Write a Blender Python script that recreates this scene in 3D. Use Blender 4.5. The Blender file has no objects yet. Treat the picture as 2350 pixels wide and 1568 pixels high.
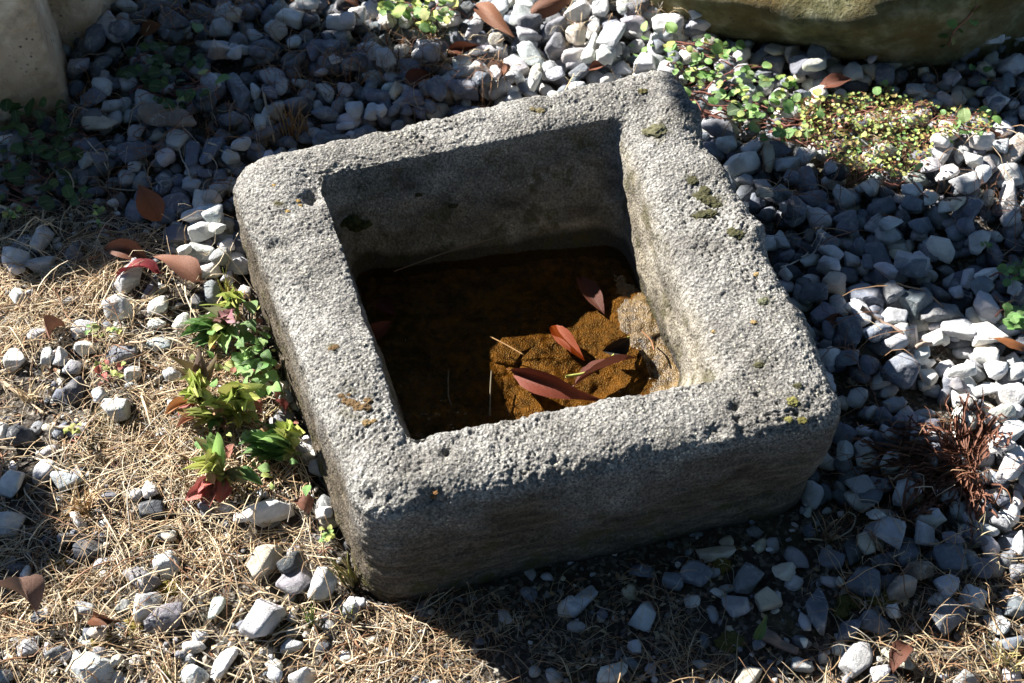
import bpy, bmesh, math, random
import numpy as np
from mathutils import Vector, Matrix

random.seed(7)
RNG = np.random.default_rng(7)
SC = bpy.context.scene
COL = SC.collection

# ------------------------------------------------------------------ camera, world, sun, exposure
CAM_H, PITCH, FPX, IW, IH = 1.35, math.radians(51.5), 3264.0, 2350.0, 1568.0
cam_data = bpy.data.cameras.new('camera')
cam_data.sensor_width = 36.0
cam_data.lens = FPX / IW * 36.0
cam_data.clip_start, cam_data.clip_end = 0.05, 400.0
cam_data.dof.use_dof = True
cam_data.dof.focus_distance = 1.62
cam_data.dof.aperture_fstop = 9.0
cam = bpy.data.objects.new('camera', cam_data)
COL.objects.link(cam)
cam.location = (0, 0, CAM_H)
cam.rotation_euler = (math.pi / 2 - PITCH, 0, 0)
SC.camera = cam

SUN_AZ, SUN_EL = math.radians(-35.0), math.radians(32.5)      # azimuth the light travels towards, height of the sun
LIGHT = Vector((math.cos(SUN_AZ) * math.cos(SUN_EL), math.sin(SUN_AZ) * math.cos(SUN_EL), -math.sin(SUN_EL)))
world = bpy.data.worlds.new('World')
SC.world = world
world.use_nodes = True
wn = world.node_tree
sky_tex = wn.nodes.new('ShaderNodeTexSky')
sky_tex.sky_type = 'NISHITA'
sky_tex.sun_disc = False
sky_tex.sun_elevation = SUN_EL
sky_tex.air_density = 0.6
sky_tex.ozone_density = 4.0
sky_tex.dust_density = 0.1
sky_tex.sun_rotation = math.atan2(-LIGHT.x, -LIGHT.y)
wn.links.new(sky_tex.outputs[0], wn.nodes['Background'].inputs[0])
wn.nodes['Background'].inputs[1].default_value = 0.05
sun_data = bpy.data.lights.new('sun', 'SUN')
sun_data.energy = 5.0
sun_data.angle = math.radians(0.5)
sun_data.color = (1.0, 0.955, 0.89)
sun = bpy.data.objects.new('sun', sun_data)
COL.objects.link(sun)
sun.location = (-4, 3, 5)
sun.rotation_euler = LIGHT.to_track_quat('-Z', 'Y').to_euler()
SC.view_settings.view_transform = 'Standard'
SC.view_settings.look = 'None'
SC.view_settings.exposure = 1.88
SC.view_settings.gamma = 1.0
SC.view_settings.use_curve_mapping = False
SC.cycles.max_bounces = 8
SC.cycles.transparent_max_bounces = 16
SC.cycles.use_denoising = True

# ------------------------------------------------------------------ picture <-> ground
_C = np.array([0, 0, CAM_H])
_F = np.array([0, math.cos(PITCH), -math.sin(PITCH)])
_U = np.array([0, math.sin(PITCH), math.cos(PITCH)])
_R = np.array([1.0, 0, 0])


def at(u, v, z=0.0):
    """Ground (or height z) point that lies under a spot measured on the photograph (2350 px wide)."""
    d = _F * FPX + _R * (u - IW / 2) - _U * (v - IH / 2)
    return _C + d * ((z - CAM_H) / d[2])


def proj(P):
    d = np.asarray(P, float) - _C
    w = d @ _F
    return IW / 2 + FPX * (d @ _R) / w, IH / 2 - FPX * (d @ _U) / w


CROP = {1: (0, 0), 2: (780.3, 0), 3: (1523.8, 0), 4: (0, 504.9), 5: (734.4, 550.8), 6: (1523.8, 504.9),
        7: (0, 1017.1), 8: (1523.8, 1017.1)}
K = 0.35156


def cp(c, x, y):
    return CROP[c][0] + x * K, CROP[c][1] + y * K


# ------------------------------------------------------------------ noise in numpy
def _hash(ix, iy, iz, seed):
    h = (ix.astype(np.int64) * 374761393 + iy.astype(np.int64) * 668265263 + iz.astype(np.int64) * 2147483647 + seed * 974634777) & 0xFFFFFFFF
    h = ((h ^ (h >> 13)) * 1274126177) & 0xFFFFFFFF
    h = ((h ^ (h >> 16)) * 2246822519) & 0xFFFFFFFF
    return ((h ^ (h >> 15)) & 0xFFFFFF) / float(0xFFFFFF)


def vnoise(P, scale, seed=0):
    """smooth value noise, about -1..1; scale = cells per metre (number or 3-tuple)"""
    Q = np.asarray(P) * np.asarray(scale, float)
    I = np.floor(Q)
    f = Q - I
    f = f * f * f * (f * (f * 6 - 15) + 10)
    I = I.astype(np.int64)
    out = np.zeros(len(Q))
    for dx in (0, 1):
        for dy in (0, 1):
            for dz in (0, 1):
                w = (f[:, 0] if dx else 1 - f[:, 0]) * (f[:, 1] if dy else 1 - f[:, 1]) * (f[:, 2] if dz else 1 - f[:, 2])
                out += w * _hash(I[:, 0] + dx, I[:, 1] + dy, I[:, 2] + dz, seed)
    return out * 2 - 1


def fbm(P, scale, octaves=3, seed=0, gain=0.5):
    s, a, t = np.zeros(len(P)), 1.0, 0.0
    sc = np.asarray(scale, float)
    for o in range(octaves):
        s += a * vnoise(P, sc, seed + o * 17)
        t += a
        a *= gain
        sc = sc * 2.03
    return s / t


def worley(P, scale, seed=0):
    Q = np.asarray(P) * scale
    I = np.floor(Q).astype(np.int64)
    best = np.full(len(Q), 9.0)
    for dx in (-1, 0, 1):
        for dy in (-1, 0, 1):
            for dz in (-1, 0, 1):
                c = I + (dx, dy, dz)
                d = 0
                for k in range(3):
                    d = d + (c[:, k] + _hash(c[:, 0], c[:, 1], c[:, 2], seed + k * 31) - Q[:, k]) ** 2
                best = np.minimum(best, d)
    return np.sqrt(best)


def in_poly(u, v, poly):
    u, v = np.asarray(u, float), np.asarray(v, float)
    c = np.zeros(u.shape, bool)
    j = len(poly) - 1
    for i in range(len(poly)):
        (xi, yi), (xj, yj) = poly[i], poly[j]
        if yi != yj:
            c ^= ((yi > v) != (yj > v)) & (u < (xj - xi) * (v - yi) / (yj - yi) + xi)
        j = i
    return c


# ------------------------------------------------------------------ mesh / object helpers
def np_mesh(name, verts, faces, smooth=True, mat=None, color=None):
    """faces: (n,3) or (n,4) int array"""
    verts = np.asarray(verts, np.float32)
    faces = np.asarray(faces, np.int32)
    me = bpy.data.meshes.new(name)
    n, k = faces.shape
    me.vertices.add(len(verts))
    me.vertices.foreach_set('co', verts.ravel())
    me.loops.add(n * k)
    me.loops.foreach_set('vertex_index', faces.ravel())
    me.polygons.add(n)
    me.polygons.foreach_set('loop_start', np.arange(0, n * k, k, dtype=np.int32))
    me.polygons.foreach_set('loop_total', np.full(n, k, np.int32))
    me.polygons.foreach_set('use_smooth', np.full(n, smooth))
    if color is not None:
        a = me.attributes.new('tint', 'FLOAT_COLOR', 'POINT')
        c = np.ones((len(verts), 4), np.float32)
        c[:, :color.shape[1]] = color
        a.data.foreach_set('color', c.ravel())
    me.update(calc_edges=True)
    me.validate()
    if mat:
        me.materials.append(mat)
    return me


def obj(name, me, parent=None, label=None, cat=None, group=None, kind=None, color=None):
    o = bpy.data.objects.new(name, me)
    COL.objects.link(o)
    if parent is not None:
        o.parent = parent
    if label:
        o['label'] = label
    if cat:
        o['category'] = cat
    if group:
        o['group'] = group
    if kind:
        o['kind'] = kind
    if color is not None:
        o.color = (*color, 1)
    return o


class Batch:
    """collects many small shapes that become one mesh"""
    def __init__(self):
        self.v, self.f, self.c, self.n = [], [], [], 0

    def add(self, v, f, c=(1, 1, 1)):
        self.v.append(np.asarray(v, np.float32))
        self.f.append(np.asarray(f, np.int32) + self.n)
        self.c.append(np.broadcast_to(np.asarray(c, np.float32), (len(v), 3)))
        self.n += len(v)

    def mesh(self, name, mat, smooth=True):
        return np_mesh(name, np.concatenate(self.v), np.concatenate(self.f), smooth, mat, np.concatenate(self.c))


def tube(pts, rad, sides=6):
    """closed tube along points; rad number or list; returns verts, quads"""
    P = np.asarray(pts, float)
    n = len(P)
    R = np.broadcast_to(np.asarray(rad, float), (n,))
    T = np.gradient(P, axis=0)
    T /= np.linalg.norm(T, axis=1)[:, None] + 1e-9
    ref = np.array([0.13, 0.21, 0.97])
    A = np.cross(T, ref)
    A /= np.linalg.norm(A, axis=1)[:, None] + 1e-9
    B = np.cross(T, A)
    ang = np.arange(sides) * 2 * math.pi / sides
    V = P[:, None, :] + R[:, None, None] * (np.cos(ang)[None, :, None] * A[:, None, :] + np.sin(ang)[None, :, None] * B[:, None, :])
    V = V.reshape(-1, 3)
    f = []
    for i in range(n - 1):
        for k in range(sides):
            k2 = (k + 1) % sides
            f.append((i * sides + k, i * sides + k2, (i + 1) * sides + k2, (i + 1) * sides + k))
    for e in (0, n - 1):
        c = len(V)
        V = np.vstack([V, P[e]])
        for k in range(sides):
            k2 = (k + 1) % sides
            f.append((e * sides + k, e * sides + k2, c, c) if False else (e * sides + k, e * sides + k2, c, e * sides + k))
    return V, np.array([q for q in f if len(set(q)) == 4] or f), [q[:3] for q in f if len(set(q)) == 3]


def tube_mesh(name, paths, mat):
    """paths: list of (points, radius or radii, sides)"""
    bm = bmesh.new()
    for pts, rad, sides in paths:
        V, Q, T = tube(pts, rad, sides)
        vs = [bm.verts.new(p) for p in V]
        for q in Q:
            bm.faces.new([vs[i] for i in q])
        for t in T:
            try:
                bm.faces.new([vs[i] for i in t])
            except ValueError:
                pass
    me = bpy.data.meshes.new(name)
    for f in bm.faces:
        f.smooth = True
    bm.normal_update()
    bm.to_mesh(me)
    bm.free()
    me.materials.append(mat)
    return me


def smooth_path(pts, n):
    P = np.asarray(pts, float)
    if len(P) < 3:
        t = np.linspace(0, 1, n)[:, None]
        return P[0] * (1 - t) + P[-1] * t
    Q = np.vstack([2 * P[0] - P[1], P, 2 * P[-1] - P[-2]])
    out = []
    for t in np.linspace(0, len(P) - 1 - 1e-6, n):
        i = int(t)
        x = t - i
        p0, p1, p2, p3 = Q[i], Q[i + 1], Q[i + 2], Q[i + 3]
        out.append(0.5 * (2 * p1 + (p2 - p0) * x + (2 * p0 - 5 * p1 + 4 * p2 - p3) * x * x + (3 * p1 - p0 - 3 * p2 + p3) * x ** 3))
    return np.array(out)


def icosphere(sub):
    bm = bmesh.new()
    bmesh.ops.create_icosphere(bm, subdivisions=sub, radius=1.0)
    V = np.array([v.co[:] for v in bm.verts])
    F = np.array([[v.index for v in f.verts] for f in bm.faces])
    bm.free()
    return V, F


ICO2, ICO3, ICO4 = icosphere(2), icosphere(3), icosphere(4)

# ------------------------------------------------------------------ materials
class NT:
    def __init__(self, name):
        self.m = bpy.data.materials.new(name)
        self.m.use_nodes = True
        self.t = self.m.node_tree
        self.b = self.t.nodes['Principled BSDF']
        self.out = self.t.nodes['Material Output']

    def n(self, typ, **kw):
        nd = self.t.nodes.new(typ)
        for k, v in kw.items():
            if k.startswith('i_'):
                nd.inputs[int(k[2:]) if k[2:].isdigit() else k[2:].replace('_', ' ')].default_value = v
            else:
                setattr(nd, k, v)
        return nd

    def l(self, a, b):
        self.t.links.new(a, b)

    def noise(self, vec, scale, detail=4, rough=0.55, dist=0.0):
        nd = self.n('ShaderNodeTexNoise')
        nd.inputs['Scale'].default_value = scale
        nd.inputs['Detail'].default_value = detail
        nd.inputs['Roughness'].default_value = rough
        nd.inputs['Distortion'].default_value = dist
        if vec is not None:
            self.l(vec, nd.inputs['Vector'])
        return nd.outputs['Fac']

    def voronoi(self, vec, scale, feature='F1', out='Distance'):
        nd = self.n('ShaderNodeTexVoronoi', feature=feature)
        nd.inputs['Scale'].default_value = scale
        if vec is not None:
            self.l(vec, nd.inputs['Vector'])
        return nd.outputs[out]

    def ramp(self, fac, stops, interp='LINEAR'):
        nd = self.n('ShaderNodeValToRGB')
        nd.color_ramp.interpolation = interp
        e = nd.color_ramp.elements
        while len(e) < len(stops):
            e.new(0.5)
        for el, (p, c) in zip(e, stops):
            el.position = p
            el.color = (*c, 1) if not isinstance(c, (int, float)) else (c, c, c, 1)
        self.l(fac, nd.inputs[0])
        return nd.outputs[0]

    def mix(self, fac, a, b, blend='MIX'):
        nd = self.n('ShaderNodeMix', data_type='RGBA', blend_type=blend)
        for s, x in ((0, fac), (6, a), (7, b)):
            if hasattr(x, 'is_linked'):
                self.l(x, nd.inputs[s])
            elif isinstance(x, tuple):
                nd.inputs[s].default_value = (*x, 1)
            else:
                nd.inputs[s].default_value = x
        return nd.outputs[2]

    def math(self, op, a, b=0.0):
        nd = self.n('ShaderNodeMath', operation=op)
        for s, x in ((0, a), (1, b)):
            if hasattr(x, 'is_linked'):
                self.l(x, nd.inputs[s])
            else:
                nd.inputs[s].default_value = x
        return nd.outputs[0]

    def bump(self, h, strength, dist, normal=None):
        nd = self.n('ShaderNodeBump')
        nd.inputs['Strength'].default_value = strength
        nd.inputs['Distance'].default_value = dist
        self.l(h, nd.inputs['Height'])
        if normal is not None:
            self.l(normal, nd.inputs['Normal'])
        return nd.outputs[0]

    def objcoord(self, spread=0.0):
        tc = self.n('ShaderNodeTexCoord').outputs['Object']
        if not spread:
            return tc
        oi = self.n('ShaderNodeObjectInfo')
        mul = self.n('ShaderNodeVectorMath', operation='SCALE')
        mul.inputs[0].default_value = (31.0, 17.0, 23.0)
        self.l(oi.outputs['Random'], mul.inputs['Scale'])
        add = self.n('ShaderNodeVectorMath', operation='ADD')
        self.l(tc, add.inputs[0])
        self.l(mul.outputs[0], add.inputs[1])
        return add.outputs[0]


def stone_material(name, per_object):
    m = NT(name)
    vec = m.objcoord(1.0 if per_object else 0.0)
    base = m.n('ShaderNodeObjectInfo').outputs['Color'] if per_object else m.n('ShaderNodeAttribute', attribute_name='tint').outputs['Color']
    big = m.noise(vec, 38, 5, 0.6)
    col = m.mix(1.0, base, m.ramp(big, [(0.3, 0.68), (0.52, 1.0), (0.75, 1.28)]), 'MULTIPLY')
    # calcite veins
    rid = m.math('ABSOLUTE', m.math('SUBTRACT', m.noise(vec, 30, 3, 0.5, 0.8), 0.5))
    vein = m.ramp(rid, [(0.0, 0.85), (0.018, 0.0)])
    patch = m.ramp(m.noise(vec, 22, 2), [(0.5, 0.0), (0.64, 0.8)])
    col = m.mix(m.math('MULTIPLY', vein, patch), col, (0.62, 0.62, 0.60))
    # pale dust and rusty film
    dust = m.ramp(m.noise(vec, 75, 6, 0.7), [(0.50, 0.0), (0.76, 0.40)])
    col = m.mix(dust, col, (0.56, 0.54, 0.50))
    rust = m.ramp(m.noise(vec, 26, 4, 0.65), [(0.6, 0.0), (0.78, 0.5)])
    col = m.mix(rust, col, (0.33, 0.25, 0.17))
    m.l(col, m.b.inputs['Base Color'])
    m.b.inputs['Roughness'].default_value = 0.78
    m.b.inputs['Specular IOR Level'].default_value = 0.35
    h = m.math('ADD', m.noise(vec, 130, 6, 0.65), m.math('MULTIPLY', m.noise(vec, 620, 4, 0.7), 0.3))
    m.l(m.bump(h, 0.75, 0.0045), m.b.inputs['Normal'])
    return m.m


MAT_STONE = stone_material('gravel_limestone', True)
MAT_GRAVEL = stone_material('gravel_limestone_bed', False)


def trough_material():
    m = NT('weathered_volcanic_stone')
    vec = m.objcoord()
    at_ = m.n('ShaderNodeAttribute', attribute_name='tint').outputs['Color']
    sep = m.n('ShaderNodeSeparateColor')
    m.l(at_, sep.inputs[0])
    stain, tan, damp = sep.outputs[0], sep.outputs[1], sep.outputs[2]
    grain = m.noise(vec, 330, 5, 0.75)
    col = m.ramp(grain, [(0.36, (0.05, 0.048, 0.045)), (0.45, (0.155, 0.150, 0.140)), (0.54, (0.265, 0.257, 0.238)), (0.66, (0.48, 0.465, 0.42))])
    col = m.mix(m.ramp(m.noise(vec, 14, 4, 0.6), [(0.38, 0.95), (0.60, 0.0)]), col, m.mix(1.0, col, (0.62, 0.61, 0.60), 'MULTIPLY'))
    # crustose lichen flecks, cream and yellowish, and near-black ones
    fleck = m.ramp(m.voronoi(vec, 210), [(0.16, 1.0), (0.27, 0.0)])
    zone = m.ramp(m.noise(vec, 34, 3, 0.6), [(0.46, 0.0), (0.62, 0.85)])
    col = m.mix(m.math('MULTIPLY', fleck, zone), col, (0.60, 0.575, 0.45))
    dark = m.ramp(m.voronoi(vec, 150), [(0.12, 0.9), (0.24, 0.0)])
    dzone = m.ramp(m.noise(vec, 55, 3, 0.6), [(0.5, 0.0), (0.62, 0.85)])
    col = m.mix(m.math('MULTIPLY', dark, dzone), col, (0.085, 0.08, 0.075))
    # earth stain near the ground on the outside, ochre film and shade-deepening brown on the inside
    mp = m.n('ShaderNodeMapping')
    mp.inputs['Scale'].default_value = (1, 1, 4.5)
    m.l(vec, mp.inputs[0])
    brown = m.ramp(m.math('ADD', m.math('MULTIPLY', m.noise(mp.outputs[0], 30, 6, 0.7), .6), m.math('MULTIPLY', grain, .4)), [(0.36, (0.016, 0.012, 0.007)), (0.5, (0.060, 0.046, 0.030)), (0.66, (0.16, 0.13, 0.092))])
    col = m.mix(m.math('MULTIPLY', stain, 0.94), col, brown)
    ochre = m.ramp(grain, [(0.3, (0.22, 0.18, 0.12)), (0.7, (0.47, 0.41, 0.30))])
    col = m.mix(m.math('MULTIPLY', tan, 0.55), col, ochre)
    wet_shade = m.n('ShaderNodeAttribute', attribute_name='tint').outputs['Alpha']
    col = m.mix(m.math('MULTIPLY', wet_shade, 0.85), col, (.016, .0135, .011))  # wet band, plus inner-wall darkening that deepens the shade
    mossz = m.math('MULTIPLY', m.ramp(m.noise(vec, 30, 4, 0.7), [(0.52, 0.0), (0.62, 0.95)]), damp)
    col = m.mix(mossz, col, (0.05, 0.045, 0.014))
    m.l(col, m.b.inputs['Base Color'])
    m.b.inputs['Roughness'].default_value = 0.93
    m.b.inputs['Specular IOR Level'].default_value = 0.2
    h = m.math('ADD', m.noise(vec, 330, 5, 0.7), m.math('MULTIPLY', m.voronoi(vec, 330), 0.8))
    m.l(m.bump(h, 0.75, 0.0025), m.b.inputs['Normal'])
    return m.m


def soil_material():
    m = NT('dry_soil')
    vec = m.n('ShaderNodeTexCoord').outputs['Object']
    a = m.noise(vec, 45, 8, 0.7)
    col = m.ramp(a, [(0.28, (0.012, 0.009, 0.006)), (0.5, (0.036, 0.027, 0.019)), (0.72, (0.095, 0.075, 0.054))])
    grit = m.ramp(m.voronoi(vec, 240, out='Color'), [(0.55, 0.0), (0.9, 0.7)])
    col = m.mix(grit, col, (0.24, 0.22, 0.19))
    moss = m.ramp(m.noise(vec, 9, 4, 0.6), [(0.56, 0.0), (0.68, 0.6)])
    col = m.mix(moss, col, (0.07, 0.06, 0.018))
    m.l(col, m.b.inputs['Base Color'])
    m.b.inputs['Roughness'].default_value = 0.95
    h = m.math('ADD', a, m.math('MULTIPLY', m.voronoi(vec, 200), 0.6))
    m.l(m.bump(h, 0.9, 0.006), m.b.inputs['Normal'])
    return m.m


def plain(name, color, rough=0.8, scale=120, vary=0.35, bump=0.4, bdist=0.002, attr=False, trans=0.0, percol=False):
    """noise-varied surface; colour from a constant, the 'tint' attribute or the object's colour"""
    m = NT(name)
    vec = m.objcoord(1.0)
    if attr:
        base = m.n('ShaderNodeAttribute', attribute_name='tint').outputs['Color']
    elif percol:
        base = m.n('ShaderNodeObjectInfo').outputs['Color']
    else:
        rgb = m.n('ShaderNodeRGB')
        rgb.outputs[0].default_value = (*color, 1)
        base = rgb.outputs[0]
    n = m.noise(vec, scale, 5, 0.6)
    col = m.mix(1.0, base, m.ramp(n, [(0.25, 1 - vary), (0.5, 1.0), (0.8, 1 + vary)]), 'MULTIPLY')
    m.l(col, m.b.inputs['Base Color'])
    m.b.inputs['Roughness'].default_value = rough
    m.b.inputs['Specular IOR Level'].default_value = 0.35
    nrm = m.bump(n, bump, bdist)
    m.l(nrm, m.b.inputs['Normal'])
    if trans:
        tr = m.n('ShaderNodeBsdfTranslucent')
        m.l(col, tr.inputs[0])
        mx = m.n('ShaderNodeMixShader')
        mx.inputs[0].default_value = trans
        m.l(m.b.outputs[0], mx.inputs[1])
        m.l(tr.outputs[0], mx.inputs[2])
        m.l(mx.outputs[0], m.out.inputs[0])
    return m.m


def leaf_material(name, rough, trans, vein, veincol, mottled):
    m = NT(name)
    uv = m.n('ShaderNodeTexCoord').outputs['UV']
    sx = m.n('ShaderNodeSeparateXYZ')
    m.l(uv, sx.inputs[0])
    vec = m.objcoord(1.0)
    base = m.n('ShaderNodeObjectInfo').outputs['Color']
    n = m.noise(vec, 85, 5, 0.65)
    col = m.mix(1.0, base, m.ramp(n, [(0.28, 1 - mottled), (0.5, 1.0), (0.76, 1 + mottled)]), 'MULTIPLY')
    s = m.math('ABSOLUTE', m.math('SUBTRACT', sx.outputs[1], 0.5))
    mid = m.ramp(s, [(0.015, 1.0), (0.06, 0.0)])
    side = m.math('SINE', m.math('MULTIPLY', m.math('SUBTRACT', sx.outputs[0], m.math('MULTIPLY', s, 0.55)), 75.0))
    sidev = m.ramp(side, [(0.8, 0.0), (0.98, 0.45)])
    vv = m.math('MULTIPLY', m.math('MAXIMUM', mid, sidev), vein)
    col = m.mix(vv, col, m.mix(0.6, col, veincol))
    spots = m.ramp(m.noise(vec, 260, 4, 0.75), [(0.56, 0.0), (0.68, 0.75 if mottled > .3 else 0.25)])
    blot = m.ramp(m.noise(vec, 45, 4, 0.6), [(0.5, 0.0), (0.68, 0.6 if mottled > .3 else 0.15)])
    col = m.mix(m.math('MAXIMUM', spots, blot), col, m.mix(1.0, col, (.35, .30, .26), 'MULTIPLY'))
    m.l(col, m.b.inputs['Base Color'])
    m.b.inputs['Roughness'].default_value = rough
    m.b.inputs['Specular IOR Level'].default_value = 0.16 if mottled > .3 else 0.4
    h = m.math('ADD', m.math('MULTIPLY', vv, -0.6), m.math('MULTIPLY', n, 0.8))
    m.l(m.bump(h, 0.5, 0.0015), m.b.inputs['Normal'])
    tr = m.n('ShaderNodeBsdfTranslucent')
    m.l(col, tr.inputs[0])
    mx = m.n('ShaderNodeMixShader')
    mx.inputs[0].default_value = trans
    m.l(m.b.outputs[0], mx.inputs[1])
    m.l(tr.outputs[0], mx.inputs[2])
    m.l(mx.outputs[0], m.out.inputs[0])
    return m.m


MAT_TROUGH = trough_material()
MAT_SOIL = soil_material()
MAT_DEAD = leaf_material('dead_leaf', 0.5, 0.12, 0.5, (0.10, 0.05, 0.03), 0.4)
MAT_GREEN = leaf_material('green_leaf', 0.38, 0.28, 0.6, (0.34, 0.42, 0.16), 0.28)
MAT_STRAW = plain('dry_straw', None, 0.6, 60, 0.25, 0.2, 0.001, attr=True, trans=0.15)
MAT_FOLIAGE = plain('small_foliage', None, 0.45, 90, 0.25, 0.2, 0.001, attr=True, trans=0.25)
MAT_TWIG = plain('dry_twig', None, 0.8, 90, 0.4, 0.6, 0.002, percol=True)
MAT_MOSS = plain('moss', None, 0.95, 260, 0.5, 0.8, 0.003, percol=True)
MAT_BARK = plain('shrub_bark', (0.10, 0.075, 0.055), 0.9, 40, 0.4, 0.8, 0.01)

# ------------------------------------------------------------------ the trough
RIM = 0.170
OT = [at(510, 364, RIM)[:2], at(1548, 132, RIM)[:2], at(1958, 955, RIM)[:2], at(826, 1190, RIM)[:2]]      # back-left, back-right, front-right, front-left
OF = [at(556, 590)[:2], at(1516, 366)[:2], at(1862, 1166)[:2], at(850, 1402)[:2]]
IT = [at(730, 406, RIM)[:2], at(1408, 268, RIM)[:2], at(1660, 866, RIM)[:2], at(930, 1008, RIM)[:2]]
IS = [at(722, 400, RIM)[:2], at(1450, 256, RIM)[:2], at(1738, 856, RIM)[:2], at(922, 1018, RIM)[:2]]      # where the rim starts to roll in
ZF = 0.022
IB = [at(812, 640, ZF)[:2], at(1424, 586, ZF)[:2], at(1560, 905, ZF)[:2], None]
IB[3] = np.array(IT[3]) + (0.020, 0.026)
NS, NA = 300, 50                                                     # points per side and per corner


def ring(quad, r):
    q = [np.array(p, float) for p in quad]
    out = []
    for i in range(4):
        p, c, nx = q[i - 1], q[i], q[(i + 1) % 4]
        nn = q[(i + 2) % 4]
        d0 = (p - c) / np.linalg.norm(p - c)
        d1 = (nx - c) / np.linalg.norm(nx - c)
        a, b = c + d0 * r, c + d1 * r
        t = np.linspace(0, 1, NA, endpoint=False)[:, None]
        # blend of a quadratic and the corner itself gives an arc-like round
        arc = (1 - t) ** 2 * a + 2 * t * (1 - t) * c + t ** 2 * b
        out.append(arc)
        d2 = (c - nx) / np.linalg.norm(c - nx)
        e = nx + d2 * r
        t = np.linspace(0, 1, NS, endpoint=False)[:, None]
        out.append(b * (1 - t) + e * t)
    return np.vstack(out)


def inset(quad, d):
    c = np.mean([np.array(p) for p in quad], axis=0)
    return [np.array(p) + (c - p) / np.linalg.norm(c - p) * d * 1.35 for p in quad]


def lerp(q0, q1, t):
    return [np.array(a) * (1 - t) + np.array(b) * t for a, b in zip(q0, q1)]


ctrl = [(inset(OF, 0.012), 0.05, -0.06), (OF, 0.05, 0.004), (lerp(OF, OT, 0.35), 0.045, 0.05), (lerp(OF, OT, 0.75), 0.04, 0.11),
        (OT, 0.042, RIM - 0.026), (inset(OT, 0.005), 0.042, RIM - 0.009), (inset(OT, 0.017), 0.046, RIM - 0.001),
        (lerp(OT, IS, 0.5), 0.044, RIM + 0.002), (IS, 0.030, RIM - 0.001), (lerp(IS, IT, 0.6), 0.028, RIM - 0.007), (IT, 0.026, RIM - 0.022),
        (lerp(IT, IB, 0.35), 0.030, 0.11), (lerp(IT, IB, 0.75), 0.032, 0.06), (IB, 0.034, ZF), (inset(IB, 0.02), 0.03, 0.004), (inset(IB, 0.07), 0.02, 0.0)]
CR = np.array([np.column_stack([ring(q, r), np.full(4 * (NS + NA), z)]) for q, r, z in ctrl])             # (rows, N, 3)


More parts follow.
